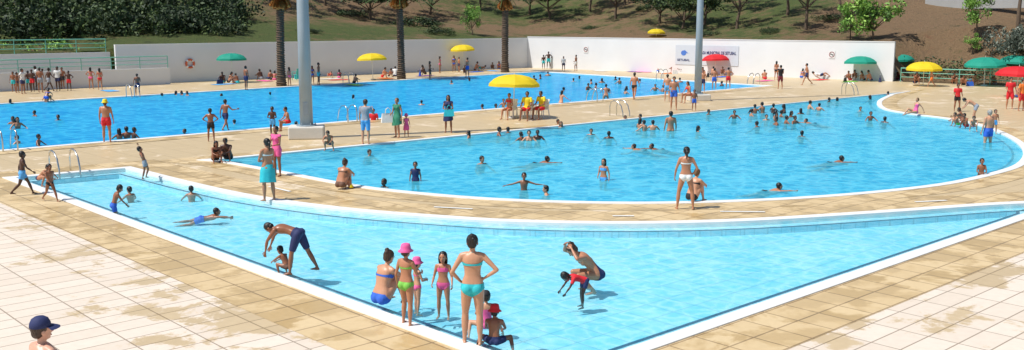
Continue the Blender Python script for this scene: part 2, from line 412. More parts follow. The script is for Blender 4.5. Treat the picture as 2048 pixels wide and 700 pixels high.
def tree(name,p,kind,th,cr,cz,tr,label,idx=0,lean=0,sq=1.0,group=None):
    e=thing(name,tuple(p),label,"tree" if 'tree' in name else "shrub",random.uniform(0,6.28),group)
    if th>0:
        pr=[tube([(0,0,-.4),(lean*.2,.05,th*.35),(lean*.6,-.05,th*.7),(lean,0,th+cz*.3)],[tr,tr*.8,tr*.65,tr*.4],8)]
        for k in range(6):
            a=k*1.05+random.random(); pr.append(tube([(lean*.6,0,th*(.7+.03*k)),(lean+math.cos(a)*cr*.35,math.sin(a)*cr*.35,th+cz*.25),(lean+math.cos(a)*cr*.7,math.sin(a)*cr*.7,th+cz*.6)],[tr*.4,tr*.25,tr*.1],5))
        geo_obj("trunk",pr,BARK,e,True)
    o=obj("crown",crown_mesh(kind,idx),e,(lean,0,th+cz*.6 if th>0 else 0)); o.scale=(cr,cr*sq,cz)
    return e
for i,(u,v,th,cr,cz) in enumerate([(742,40,1.2,3.4,1.9),(800,36,1.2,3.6,2.0),(860,30,1.2,3.2,1.8),(1060,30,1.6,3.4,2.0),(1100,38,1.4,3.6,2.2),(1180,24,1.8,3.4,2.2),(1232,38,1.8,2.6,1.8),(1320,48,1.2,3.0,2.4),(1365,58,1.0,3.4,2.6),(1410,50,1.2,2.8,2.2),(1474,58,2.2,2.5,1.7),(1612,60,2.4,3.0,1.8),(1575,30,2.2,2.8,1.8),(960,18,1.6,3.4,2.2),(1010,30,1.4,2.6,1.6),(650,12,1.6,3.2,2.2),(540,6,2.0,3.5,2.2),(1480,24,2.0,3,2),(1680,30,2.0,2.6,1.8),(1250,10,1.5,3.5,2.4),(2036,60,4,2.2,1.8)]):
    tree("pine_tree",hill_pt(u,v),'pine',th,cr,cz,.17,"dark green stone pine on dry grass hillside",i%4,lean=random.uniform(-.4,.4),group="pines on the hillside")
for i,(u,v,cr,cz) in enumerate([(25,68,3.6,3.4),(80,60,3.6,4.0),(150,64,4.0,4.2),(215,60,3.8,4.2),(275,66,3.4,3.2),(330,62,3.4,3.6),(385,60,3.6,3.6),(440,62,3.2,3.2),(120,30,4.5,4.5),(250,22,4.5,4.5),(360,26,4.2,4.2),(20,30,4.5,4.5),(440,30,3.6,3.6),(1300,20,1.6,1.2),(1540,66,.9,.9),(870,66,2.0,1.0),(830,50,3.2,1.5),(700,30,2.2,1.0),(1180,58,1.2,.6),(1420,70,1.4,.7),(1660,40,1.6,.9),(620,64,1.3,.5)]):
    tree("shrub",hill_pt(u,v),'shrub',0,cr,cz,.1,"dense dark green shrub on hillside",i%3,group="dark shrubs on the hillside")
tree("broadleaf_tree",hill_pt(944,70),'leafy',.9,1.3,1.5,.07,"small bright green broadleaf tree above wall",0)
tree("broadleaf_tree",hill_pt(1745,80),'leafy',1.0,2.6,2.2,.1,"leafy light green tree with spreading crown",1)
tree("broadleaf_tree",hill_pt(1700,80),'leafy',1.0,1.5,1.4,.07,"small light green tree beside larger one",0)
tree("broadleaf_tree",hill_pt(1952,82),'leafy',1.7,1.5,1.6,.08,"slender green tree on reddish slope",2)
tree("broadleaf_tree",hill_pt(1945,112),'leafy',.5,.8,.7,.06,"young green sapling behind hedge",1)
tree("shrub",hill_pt(2015,112),'olive',0,2.2,2.9,.1,"silver grey bushy shrub on slope",0)
tree("shrub",hill_pt(2065,112),'olive',0,2.0,2.4,.1,"silver grey bushy shrub on slope",0)
def hedge(a,b,z,h,wd,ms,label,n=60):
    d=nrm(b-a); L=np.linalg.norm(b-a); cl=[]
    for i in range(int(L*2.2)):
        q=d*random.uniform(0,L)+np.array([-d[1],d[0],0])*random.uniform(-wd,wd); cl.append(((q[0],q[1],random.uniform(.2,.8)*h),h*.45,random.randrange(3)))
    V,F,M=leaves(cl,n,.1); me=bpy.data.meshes.new("hedge"); me.from_pydata(V.tolist(),[],F)
    for m in ms: me.materials.append(m)
    me.polygons.foreach_set('material_index',M); me.update(); obj("hedge",me,None,(a[0],a[1],z),label=label,category="hedge",kind="stuff")
hedge(E2+d2*.5+n2*1.6,E2+d2*28+n2*1.6,0,1.9,.7,PINE,"dark green clipped hedge behind green railing")
hedge(L0+n1*2.2,L1+n1*2.2,2.3,1.1,.5,LEAF,"bright green planting behind terrace railing",45)
palmT=mat("palm_trunk_fibre",(.11,.075,.05),.95,.45,5,1.0,bscale=14); dead=mat("dead_palm_frond",(.58,.26,.06),.8,.3,3); frondM=mat("palm_frond",(.07,.13,.03),.6,.3,2)
def palm(u,v,r,h,lean=0):
    p=G(u,v); e=thing("palm_tree",tuple(p),"palm with rough dark trunk growing beside pool deck","tree",0,"palms along the white wall")
    n=int(h/.16); pts=[];rad=[]
    for i in range(n*2):
        z=h*i/(n*2-1); pts.append((lean*(z/h)**2,0,z)); rad.append(r*(1.12 if i%2 else .9)*(1.25-.3*min(z/1.2,1))*(1+random.uniform(-.06,.06)))
    geo_obj("trunk",[tube(pts,rad,12)],palmT,e)
    def fronds(n,el0,el1,L,droop,wd,fw=1):
        V=[];F=[];k=0
        for i in range(n):
            a=i*2.4+random.uniform(-.2,.2); el=R(random.uniform(el0,el1)); dr=np.array([math.cos(a),math.sin(a),0]); sd_=np.array([-dr[1],dr[0],0]); base=np.array([lean,0,h-.1])
            pt=lambda t: base+dr*L*t*math.cos(el)+np.array([0,0,L*(t*math.sin(el)-droop*t*t)])
            for j in range(14):
                t=.15+j/14*.85; q=pt(t); ll=wd*math.sin(math.pi*min(t*.9+.1,1))+.1
                for s in(-1,1):
                    tip=q+sd_*s*ll+dr*ll*.5-np.array([0,0,ll*.35]); V+=[q-dr*.05*fw-np.array([0,0,.04*(fw-1)]),q+dr*.07*fw+np.array([0,0,.05*(fw-1)]),tip]; F.append((k,k+1,k+2)); k+=3
            for j in range(6):
                q0=pt(j/6);q1=pt((j+1)/6); V+=[q0-sd_*.03,q0+sd_*.03,q1+sd_*.025,q1-sd_*.025]; F.append((k,k+1,k+2,k+3)); k+=4
        return np.array(V),F
    geo_obj("crown",[fronds(34,5,75,3.2,.55,.55)],frondM,e)
    geo_obj("dead_frond",[fronds(30,-78,-40,1.0,.2,.22,2)],dead,e)
palm(563,172,.30,6.6,.15); palm(803,158,.29,6.75,-.1); palm(1010,144,.31,6.7,.05)
# ---------------------------------------------------------------- masts
galv=mat("galvanised_steel",(.33,.40,.45),.5,.15,1.2,metal=.15)
def mast(u,v,r,bw,bh,label):
    p=G(u,v); e=thing("floodlight_mast",tuple(p),label,"lamp post",R(8),"floodlight masts")
    geo_obj("mast_pole",[tube([(0,0,bh),(0,0,4.5),(0,0,16)],[r*1.08,r,r*.6],12,cap=True,flat=True)],galv,e,True)
    g=[box((0,0,bh/2),(bw,bw*.8,bh))]; o=geo_obj("concrete_base",g,conc,e); bv=o.modifiers.new("b",'BEVEL'); bv.width=.05; bv.segments=2
    geo_obj("base_plate",[revolve([(0,.0),(r*1.7,.0),(r*1.7,.04),(r*1.1,.05)],12,(0,0,bh+.003))]+[tube([(math.cos(a)*r*1.45,math.sin(a)*r*1.45,bh+.04),(math.cos(a)*r*1.45,math.sin(a)*r*1.45,bh+.12)],[.02],6) for a in np.arange(0,6.2,1.05)],galv,e)
    geo_obj("access_hatch",[box((0,-r*1.07,bh+.7),(r*.8,.03,.5))],mat("dark_galvanised",(.25,.29,.32),.5),e)
    geo_obj("crossarm",[box((0,0,16.05),(2.4,.15,.12))],galv,e)
    for k in (-.9,-.3,.3,.9): geo_obj("floodlight",[box((k,-.12,15.85),(.4,.25,.35),0,R(25))],mat("lamp_housing",(.25,.25,.27),.4),e)
mast(614,276,.24,1.4,.5,"grey steel floodlight mast on square concrete block"); mast(1395,201,.20,1.3,.38,"grey steel floodlight mast on concrete base by pools")
# ---------------------------------------------------------------- umbrellas
alu=mat("white_metal_tube",(.75,.75,.73),.35); 
COLS=dict(teal=(.015,.36,.26),yellow=(.86,.66,.02),red=(.72,.02,.03),navy=(.02,.03,.11),black=(.015,.015,.018),blue=(.03,.13,.60),turq=(.03,.52,.58),pink=(.82,.12,.34),green=(.20,.55,.08),orange=(.80,.20,.03),white=(.78,.78,.76),grey=(.30,.33,.38),brown=(.16,.08,.05),purple=(.20,.05,.28),skyblue=(.10,.40,.80),maroon=(.22,.03,.05),dgreen=(.03,.22,.13))
def fab(c): return mat(c+"_fabric",COLS[c],.75,.18,9,.15)
def fabU(c):
    k="umbrella_"+c
    if k in MATS: return MATS[k]
    m=mat(k,COLS[c],.7,.08,2); N=m.node_tree.nodes; L=m.node_tree.links; b=N['Principled BSDF']; out=[x for x in N if x.type=='OUTPUT_MATERIAL'][0]
    t=N.new('ShaderNodeBsdfTranslucent'); t.inputs[0].default_value=(*COLS[c],1); mx=N.new('ShaderNodeMixShader'); mx.inputs[0].default_value=.3
    L.new(b.outputs[0],mx.inputs[1]); L.new(t.outputs[0],mx.inputs[2]); L.new(mx.outputs[0],out.inputs[0]); return m
def umbrella(u,v,top,c,wd=2.4,P=None):
    p=G(u,v) if P is None else P; h=(v-top)/((v-38)/CH) if P is None else top
    names=dict(teal="green",yellow="yellow",red="red")
    e=thing("beach_umbrella",tuple(p),names[c]+" fabric beach umbrella standing open on the deck","umbrella",random.uniform(0,.7),"beach umbrellas")
    e.rotation_euler[0]=R(random.uniform(-3,3)); e.rotation_euler[1]=R(random.uniform(-3,3))
    geo_obj("pole",[tube([(0,0,.05),(0,0,h-.05)],[.022],8)],alu,e,True)
    geo_obj("base",[revolve([(0,.09),(.2,.09),(.25,.05),(.25,0)],16)],mat("umbrella_base",(.5,.5,.48),.8),e,True)
    r=wd/2; V=[];F=[]; n=8; sub=5; hh=r*.42; prof=[(0,0),(.3,.045),(.6,.2),(.82,.45),(1,.85)]
    m=n*sub
    for (q,dz) in prof:
        for j in range(m):
            a=2*math.pi*j/m; f=j%sub/sub; sag=math.sin(math.pi*f); rr=r*q*(1-.05*sag*q)
            V.append((rr*math.cos(a),rr*math.sin(a),h-dz*hh*1.05-.03*sag*q*(1-q)*4+ (.03*sag if q==1 else 0)))
    for i in range(len(prof)-1):
        for j in range(m): F.append((i*m+j,i*m+(j+1)%m,(i+1)*m+(j+1)%m,(i+1)*m+j))
    b=len(V)
    for j in range(m):
        a=2*math.pi*j/m; x,y,zz=V[4*m+j]; V.append((x*1.01,y*1.01,zz-.13-.03*math.sin(math.pi*((j%sub)/sub))))
    for j in range(m): F.append((4*m+j,4*m+(j+1)%m,b+(j+1)%m,b+j))
    geo_obj("canopy",[(np.array(V),F)],fabU(c),e)
    geo_obj("rib",[tube([(0,0,h-.03),(r*.6*math.cos(a),r*.6*math.sin(a),h-.2*hh-.03),(r*.98*math.cos(a),r*.98*math.sin(a),h-.85*hh-.02)],[.008],4) for a in np.arange(8)*math.pi/4],alu,e)
    geo_obj("finial",[tube([(0,0,h-.02),(0,0,h+.09)],[.02,.01],6)],alu,e)
for a in [(465,165,106,'teal',2.2),(746,160,106,'yellow',2.3),(927,142,89,'yellow',2.3),(1431,150,108,'red',2.3),(1719,162,112,'teal',2.5),(1797,160,108,'teal',2.3),(1846,172,123,'yellow',2.5),(1968,172,114,'teal',2.8),(2030,166,110,'teal',2.6),(2032,194,132,'red',2.6),(1027,236,148,'yellow',2.45)]:
    umbrella(a[0],a[1],a[2],a[3],a[4])
umbrella(0,0,1.3,'yellow',1.7,P=hill_pt(1312,73)+np.array([0,0,-.6]))
# ---------------------------------------------------------------- furniture
plast=mat("white_plastic",(.80,.80,.79),.35,.03)
def chair(u,v,hd,c=None):
    p=G(u,v); m=c or plast
    e=thing("plastic_chair",tuple(p),"white plastic garden armchair on wet pool deck" if c is None else "turquoise plastic chair on the pool deck","chair",R(hd),"plastic chairs by the pools")
    geo_obj("seat",[box((0,0,.43),(.46,.46,.03))],m,e)
    geo_obj("backrest",[box((x,-.24,.66),(.07,.025,.42),0,R(8)) for x in(-.17,-.085,0,.085,.17)]+[box((0,-.275,.87),(.46,.03,.08),0,R(8))],m,e)
    for s in(-1,1): geo_obj("armrest",[box((s*.25,0,.65),(.05,.46,.03)),box((s*.25,.2,.54),(.04,.04,.2))],m,e)
    for x in(-.22,.22):
        for y in(-.22,.2): geo_obj("leg",[tube([(x*1.1,y*1.1,0),(x*.92,y*.95,.42)],[.022,.028],6)],m,e)
    return e
def ladder(p,d,label="curved stainless steel pool ladder at pool edge",w_=.5,H=.78):
    rz=math.atan2(d[1],d[0])-math.pi/2; e=thing("pool_ladder",tuple(p),label,"pool ladder",rz,"stainless pool ladders")
    st=mat("stainless_steel",(.62,.62,.60),.22,.05,metal=.9)
    for s in(-1,1):
        pts=[(s*w_/2,-.55,0),(s*w_/2,-.55,H*.6),(s*w_/2,-.48,H*.88),(s*w_/2,-.3,H),(s*w_/2,-.05,H*.95),(s*w_/2,.18,H*.7),(s*w_/2,.3,.2),(s*w_/2,.34,-.95 if label[0]=='c' else -.23)]
        geo_obj("handrail",[tube(pts,[.028],8)],st,e,True)
    for k in range(3 if label[0]=='c' else 1):
        geo_obj("tread",[box((0,.34,-.2-.28*k if label[0]=='c' else -.12),(w_,.08,.03))],st,e)
ladder(G(133,347),-Ad,"low stainless steel ladder rails beside shallow pool",.62,.72)
for u,v in((692,243),(1186,203)): ladder(G(u,v),Ad)
ladder(G(12,300),Ad)
for u,v in((1243,233),(1703,190)): ladder(G(u,v),-Ad)
ladder(G(1505,168),-Bd)
ladder(G(268,194),-Ad); ladder(G(700,167),-Ad); ladder(G(1322,158),-Bd)
e=thing("lifeguard_chair",tuple(G(1309,142)),"tall white lifeguard chair with ladder by white wall","lifeguard chair",R(-20))
gm=mat("grey_white_frame",(.45,.46,.47),.4)
for x in(-1,1):
    for y in(-1,1): geo_obj("leg",[tube([(x*.5,y*.5,0),(x*.28,y*.25,1.75),(x*.28,y*.25,2.1 if y>0 else 2.5)],[.035],6)],gm,e)
geo_obj("ladder_rung",[tube([(-.5+.22*k/1.75,.5-.25*k/1.75,k),(.5-.22*k/1.75,.5-.25*k/1.75,k)],[.025],6) for k in(.3,.6,.9,1.2,1.5)],gm,e)
geo_obj("seat",[box((0,0,1.78),(.6,.55,.05))],gm,e); geo_obj("backrest",[box((0,-.27,2.25),(.6,.04,.4))],gm,e)
for s in(-1,1): geo_obj("armrest",[box((s*.3,0,2.08),(.05,.55,.04))],gm,e)
# wall fixtures
def wp(u,v,P,d):
    r=ray(u,v); n=np.array([-d[1],d[0],0]); t=((P-np.array([0,0,CH]))@n)/(r@n); return np.array([0,0,CH])+r*t
def onwall(name,u,v,P,d,label,cat):
    p=wp(u,v,P,d)+np.cross(d,[0,0,1])*.02; return thing(name,tuple(p),label,cat,math.atan2(d[1],d[0]))
e=onwall("life_ring",379,127,L1,d1,"orange life ring hanging on white wall","life ring")
def torus(R0,r,a0=0,a1=360,n=32,k=10):
    return tube([(R0*math.cos(R(a)),-.09,R0*math.sin(R(a))) for a in np.linspace(a0,a1,n)],[r],k,ref=(0,1,0),cap=True)
geo_obj("ring",[torus(.30,.08)],mat("life_ring_orange",(.62,.13,.05),.5),e,True)
for a in (45,135,225,315): geo_obj("band",[torus(.30,.085,a-7,a+7,4)],plast,e,True)
def text(s,size,loc,m,parent,ax='CENTER'):
    cu=bpy.data.curves.new("lettering",'FONT'); cu.body=s; cu.size=size; cu.align_x=ax; cu.align_y='CENTER'; cu.extrude=.003; cu.offset=size*.02
    o=bpy.data.objects.new("t",cu); COL.objects.link(o); bpy.context.view_layer.update()
    me=bpy.data.meshes.new_from_object(o.evaluated_get(bpy.context.evaluated_depsgraph_get())); bpy.data.objects.remove(o)
    me.transform(Matrix.Rotation(R(90),4,'X')); me.materials.clear(); me.materials.append(m)
    return obj("lettering",me,parent,loc)
for u,v in((1172,99),(1664,109)):
    e=onwall("prohibition_sign",u,v,C,d2,"round white prohibition sign with dark ring on wall","sign")
    geo_obj("sign_plate",[box((0,-.005,0),(.5,.02,.62))],plast,e)
    geo_obj("sign_ring",[(lambda t:(t[0]*np.array([1,.15,1])+np.array([0,-.012,0]),t[1]))(torus(.2,.028,0,360,28,6))],mat("sign_dark_red",(.25,.04,.05),.5),e)
    geo_obj("sign_symbol",[box((0,-.024,0),(.26,.012,.035)),(lambda b_:((b_[0]-0)@np.array(Matrix.Rotation(R(45),3,'Y')).T+np.array([0,-.03,0]),b_[1]))(box((0,0,0),(.38,.01,.03)))],mat("sign_black",(.03,.03,.03),.5),e)
pL=wp(1350,110,C,d2); pR=wp(1476,112,C,d2); bw=np.linalg.norm(pR[:2]-pL[:2]); sx=bw/126; sz=np.linalg.norm(((pL+pR)/2))/FP
e=onwall("banner",1413,111,C,d2,"pale municipal banner with blue lettering on white wall","banner")
geo_obj("banner_sheet",[box((0,-.01,0),(bw,.015,38*sz))],mat("banner_vinyl",(.60,.64,.70),.5,.05),e)
tb=mat("banner_blue",(.03,.04,.14),.5)
t_=text("ASA MUNICIPAL DE SETUBAL",.30,(0,0,0),tb,e); wv=t_.dimensions[0] if t_.dimensions[0]>0 else 4.5
t_.scale=(69*sx/wv,1,1.25); t_.location=(24*sx,-.03,5*sz)
t_=text("SETUBAL",.24,(0,0,0),tb,e); wv=t_.dimensions[0] if t_.dimensions[0]>0 else 1.2
t_.scale=(26*sx/wv,1,1.1); t_.location=(-46*sx,-.03,-10*sz)
geo_obj("emblem",[revolve([(0,0),(5*sz,0)],20,(-46*sx,-.03,4*sz),[[1,0,0],[0,0,1],[0,1,0]],1.2,1),(np.array([(-46*sx,-.036,6*sz),(-36*sx,-.036,3*sz),(-44*sx,-.036,10*sz)]),[(0,1,2)])],mat("emblem_blue",(.08,.2,.6),.5),e)
a=hill_pt(1850,8); b=hill_pt(2060,38)
wall(a-np.array([0,0,.5]),np.array([b[0],b[1],a[2]-.5]),1.3,.3,"grey concrete retaining wall high on hillside","retaining_wall",concg)
railing(a,np.array([b[0],b[1],a[2]]),a[2]+.85,1.0,"green tube railing above concrete retaining wall")
print("SETTING",time.time()-T0)
# ---------------------------------------------------------------- people
SK=[mat("skin_fair",(.66,.36,.25),.42,.08,8),mat("skin_light",(.58,.30,.18),.42,.08,8),mat("skin_tan",(.47,.21,.115),.40,.08,8),mat("skin_brown",(.29,.115,.06),.38,.08,8),mat("skin_dark",(.085,.036,.022),.36,.1,8)]
HC=dict(black=hair_mat("hair_black",(.012,.010,.010)),brown=hair_mat("hair_brown",(.05,.025,.013)),lbrown=hair_mat("hair_light_brown",(.14,.075,.03)),white=hair_mat("hair_grey",(.35,.33,.3)))
EW=mat("eye_white",(.7,.68,.65),.3,.02); EI=mat("eye_iris",(.02,.012,.01),.2,.02); LIP=mat("lips",(.35,.10,.08),.4,.05)
def remesh(prims,vox,it=3,fac=.5):
    g=Geo()
    for p in prims: g.add(p)
    me=g.mesh("tmp",[]); o=bpy.data.objects.new("tmp",me); COL.objects.link(o)
    m=o.modifiers.new("r",'REMESH'); m.mode='VOXEL'; m.voxel_size=vox; m.use_smooth_shade=True
    s=o.modifiers.new("s",'SMOOTH'); s.factor=fac; s.iterations=it
    dg=bpy.context.evaluated_depsgraph_get(); r=bpy.data.meshes.new_from_object(o.evaluated_get(dg))
    bpy.data.objects.remove(o); bpy.data.meshes.remove(me); return r
D_=dict(lean=0,lean2=None,side=0,tw=0,L=(2,5,4),Rr=(-2,5,4),La=(2,13,14,4),Ra=(2,13,14,4),hp=0,hy=0,ground='min',flat=True)
POSE=dict(
 stand={}, stand2=dict(L=(12,5,16),Rr=(-3,4,2),La=(-5,16,20,8),Ra=(5,10,70,-15)),
 akimbo=dict(L=(3,7,3),Rr=(-1,6,2),La=(-12,46,18,-52),Ra=(-12,46,18,-52)),
 spread=dict(L=(2,13,2),Rr=(0,13,2),La=(0,20,25,5),Ra=(0,22,60,-35)),
 hold=dict(La=(15,12,80,-35),Ra=(15,12,80,-35)), arms_x=dict(La=(12,18,75,-55),Ra=(12,18,80,-50)),
 phone=dict(La=(5,12,15,4),Ra=(35,15,140,-20),hp=15),
 headh=dict(La=(100,45,165,-50),Ra=(100,45,165,-50),hp=25,lean=30),
 walk=dict(L=(28,2,10),Rr=(-18,2,28),La=(-25,8,0,4),Ra=(25,8,50,0),lean=4),
 run=dict(L=(50,2,45),Rr=(-20,2,50),La=(-35,12,40,0),Ra=(40,12,95,-5),lean=12),
 sit=dict(lean=12,lean2=30,L=(142,10,132),Rr=(140,8,128),La=(55,10,75,-25),Ra=(55,10,75,-25)),
 sitback=dict(lean=-18,lean2=-5,L=(88,8,5),Rr=(115,8,75),La=(-40,15,-25,5),Ra=(-40,15,-25,5)),
 sitedge=dict(lean=5,lean2=18,L=(86,8,80),Rr=(88,6,85),La=(20,10,60,-12),Ra=(20,10,60,-12),ground='seat'),
 sitchair=dict(lean=-8,lean2=2,L=(84,9,84),Rr=(86,9,80),La=(15,14,75,-12),Ra=(15,14,75,-8)),
 cross=dict(lean=5,lean2=28,L=(95,42,130),Rr=(95,42,130),La=(40,12,60,-20),Ra=(40,12,60,-20),ground='seat'),
 kneel=dict(lean=25,lean2=45,L=(95,10,140),Rr=(95,10,140),La=(50,12,70,-10),Ra=(50,12,70,-10)),
 crouch=dict(lean=30,lean2=50,L=(105,15,125),Rr=(105,12,125),La=(55,10,60,-20),Ra=(55,10,60,-20)),
 bend=dict(lean=62,lean2=95,L=(12,9,8),Rr=(-22,9,10),La=(35,6,12,0),Ra=(45,6,20,-5),hp=25),
 bend2=dict(lean=45,lean2=75,L=(18,7,18),Rr=(8,7,14),La=(30,6,40,0),Ra=(30,6,40,0),hp=20),
 lie=dict(lean=86,lean2=80,L=(-86,5,4),Rr=(-86,5,4),La=(110,30,95,-30),Ra=(110,30,95,-30),hp=-35,flat=False),
 lieback=dict(lean=-86,lean2=-80,L=(86,5,8),Rr=(115,5,60),La=(40,14,60,0),Ra=(40,14,60,0),hp=20),
 swim=dict(lean=84,lean2=74,L=(-80,6,6),Rr=(-68,6,16),La=(60,30,85,10),Ra=(96,14,88,5),hp=-50,ground='pelvis',flat=False),
 tread=dict(lean=8,L=(20,14,30),Rr=(8,14,30),La=(35,40,60,10),Ra=(35,40,60,10)),
 armsout=dict(La=(20,72,10,85),Ra=(20,72,10,80),lean=5),
 jump=dict(lean=-14,lean2=-22,side=0,L=(22,8,40),Rr=(-5,6,10),La=(20,125,20,150),Ra=(20,70,20,95)),
 wave=dict(Ra=(20,120,20,165)))
cacheP={}
def build(H,pose,skin,outfit,hair,hat,sex,lod,ov):
    key=(round(H,2),pose,skin,outfit,hair,hat,sex,lod,str(ov))
    if key in cacheP: return cacheP[key]
    q=dict(D_); q.update(POSE[pose]); q.update(ov)
    if q['lean2'] is None: q['lean2']=q['lean']
    h=H; hs=1.0 if H>1.5 else (1.0+ (1.5-H)*.55); hs*=q.get('hs',1)
    X=np.array([1.,0,0]); prims=[]; fem=sex=='f'
    ss=np.array([-.055,-.03,0,.03,.06,.10,.14,.18,.22,.25,.275,.292,.305])
    Wm=[.045,.078,.088,.086,.082,.076,.078,.088,.096,.098,.086,.056,.036]; Dm=[.04,.055,.060,.058,.055,.052,.053,.058,.062,.060,.052,.043,.034]
    Wf=[.045,.084,.097,.094,.085,.070,.070,.078,.085,.086,.076,.048,.030]; Df=[.04,.058,.062,.058,.052,.047,.048,.053,.056,.054,.046,.038,.030]
    W=Wf if fem else Wm; Dp=Df if fem else Dm
    k=q.get('fat',1.0)
    sp=[];fr=[]; p=np.zeros(3); prev=0
    def upv(s):
        a=R(q['lean']+(q['lean2']-q['lean'])*min(max(s/.28,0),1)); b=R(q['side'])
        return nrm(np.array([math.sin(b),math.sin(a)*math.cos(b),math.cos(a)*math.cos(b)]))
    def frame(s):
        u=upv(s); tw=R(q['tw'])*min(max(s/.28,0),1); r0=np.array([math.cos(tw),math.sin(tw),0]); r=nrm(r0-u*(r0@u)); return r,np.cross(u,r),u
    for s in ss:
        u=upv((s+prev)/2); p=p+u*(s-prev)
        if prev==0 and s<0: p=u*s
        prev=s; sp.append(p.copy()); fr.append(frame(s))
    sp=np.array(sp)
    V=[];F=[];seg=16
    for i,s in enumerate(ss):
        r,f,u=fr[i]; wv=W[i]*(1+(k-1)*(1 if s<.2 else .5)); dv=Dp[i]*(1+(k-1)*1.3)
        for j in range(seg):
            a=2*math.pi*j/seg; ca,sa=math.cos(a),math.sin(a); pw=lambda x:math.copysign(abs(x)**.85,x)
            V.append((sp[i]+r*pw(ca)*wv+f*pw(sa)*dv)*h)
    n=len(ss)
    for i in range(n-1):
        for j in range(seg): F.append((i*seg+j,i*seg+(j+1)%seg,(i+1)*seg+(j+1)%seg,(i+1)*seg+j))
    F.append(tuple(range(seg))[::-1]); F.append(tuple(range((n-1)*seg,n*seg)))
    prims.append((np.array(V),F))
    def at(s): 
        P_=np.array([np.interp(s,ss,sp[:,c]) for c in range(3)]); return P_,frame(s)
    P0,(r0,f0,u0)=at(0)
    for s in(-1,1): prims.append(ell((P0+r0*s*.042-f0*.034-u0*.018)*h,np.array([.046,.042,.048])*h*(1.06 if fem else .95)*k,[r0,f0,u0],10,7))
    if fem and H>1.45:
        Pc,(rc,fc,uc)=at(.215)
        for s in(-1,1): prims.append(ell((Pc+rc*s*.038+fc*.045)*h,np.array([.033,.03,.033])*h*k,[rc,fc,uc],10,7))
    bones=[('torso',sp[1]*h,sp[9]*h,.075*h)]
    Pl=sp[2]
    legs={}
    for s,key_ in((-1,'L'),(1,'Rr')):
        pch,ab,kn=q[key_]; kk=k**.7
        hip=Pl+r0*s*.048-u0*.012
        def dl(p_,a_): return np.array([s*math.sin(R(a_)),math.sin(R(p_))*math.cos(R(a_)),-math.cos(R(p_))*math.cos(R(a_))])
        kne=hip+dl(pch,ab)*.242; ank=kne+dl(pch-kn,ab*.35)*.238
        t=dl(pch,ab); sh=dl(pch-kn,ab*.35)
        prims.append(tube([hip*h,(hip+t*.08)*h,(hip+t*.17)*h,kne*h],[(.054 if fem else .052)*h*kk,.05*h*kk,.04*h*kk,.030*h],10))
        prims.append(tube([kne*h,(kne+sh*.06)*h,(kne+sh*.12)*h,(kne+sh*.19)*h,ank*h],[.0305*h,.033*h*kk,.030*h*kk,.021*h,.0185*h],10))
        fd=nrm(np.array([s*.15,1,0])) if q['flat'] else nrm(sh+np.array([0,.25,0]))
        dn=np.array([0,0,-1.])
        if q['flat']:
            prims.append(tube([(ank-fd*.018+dn*.026)*h,(ank+fd*.02+dn*.022)*h,(ank+fd*.065+dn*.031)*h,(ank+fd*.095+dn*.035)*h],[(.017*h,.017*h),(.018*h,.021*h),(.024*h,.012*h),(.021*h,.008*h)],8))
        else: prims.append(tube([ank*h,(ank+fd*.06)*h,(ank+fd*.11)*h],[(.018*h,.018*h),(.022*h,.013*h),(.018*h,.007*h)],8))
        bones.append(('th'+key_,hip*h,kne*h,.045*h)); bones.append(('sh'+key_,kne*h,ank*h,.03*h)); legs[key_]=(hip*h,kne*h,ank*h,t,s)
    Ps,(rs,fs,us)=at(.268); hands=[]
    for s,key_ in((-1,'La'),(1,'Ra')):
        p1,a1,p2,a2=q[key_]; sw=.094 if fem else .106
        shd=Ps+rs*s*sw
        tw=R(q['tw']); rot=lambda v_:np.array([v_[0]*math.cos(tw)-v_[1]*math.sin(tw),v_[0]*math.sin(tw)+v_[1]*math.cos(tw),v_[2]])
        def dl(p_,a_): return rot(np.array([s*math.sin(R(a_)),math.sin(R(p_))*math.cos(R(a_)),-math.cos(R(p_))*math.cos(R(a_))]))
        t1=dl(p1,a1); t2=dl(p2,a2); el=shd+t1*.168; wr=el+t2*.142
        a_=.95 if fem else 1.08
        prims.append(tube([(Ps+rs*s*.05+us*.012)*h,(shd+us*.002)*h],[.03*h,.029*h*a_],8))
        prims.append(tube([shd*h,(shd+t1*.06)*h,(shd+t1*.12)*h,el*h],[.0285*h*a_,.0265*h*a_,.0225*h*a_,.019*h],10))
        prims.append(tube([el*h,(el+t2*.04)*h,(el+t2*.09)*h,wr*h],[.0195*h,.0205*h*a_,.0165*h,.0125*h],10))
        pn=-rs*s; pn=pn-t2*(pn@t2)
        if np.linalg.norm(pn)<.3: pn=np.array([0,0,-1.])-t2*(-t2[2])
        pn=nrm(pn); wd=np.cross(t2,pn)
        if wd@(fs+us*.3)<0: wd=-wd
        prims.append(tube([wr*h,(wr+t2*.022)*h,(wr+t2*.046)*h],[(.0125*h,.010*h),(.020*h,.009*h),(.021*h,.008*h)],8,ref=wd))
        hands.append((wr,t2,pn,wd)); bones.append(('ua'+key_,shd*h,el*h,.024*h)); bones.append(('fa'+key_,el*h,wr*h,.018*h))
    Pn,(rn,fn,un)=at(.30)
    y=R(q['hy'])
    lean_h=R(q['lean2']*.55+q['hp']); sd2=R(q['side']*.4)
    hu=nrm(np.array([math.sin(sd2),math.sin(lean_h),math.cos(lean_h)])); ry=y+R(q['tw'])*.6
    hr=np.array([math.cos(ry),math.sin(ry),0]); hr=nrm(hr-hu*(hr@hu)); hf=np.cross(hu,hr)
    nk=Pn+nrm(un+hu)*.035; e_=hs*h
    hc=(nk*h+hu*.052*e_+hf*.006*e_); FRM=[hr,hf,hu]
    prims.append(tube([(Pn-un*.02)*h,nk*h,hc-hf*.01*e_],[(.032 if not fem else .027)*h,(.028 if not fem else .024)*h,.028*h],10))
    L_=lambda x,y_,z: hc+(hr*x+hf*y_+hu*z)*e_
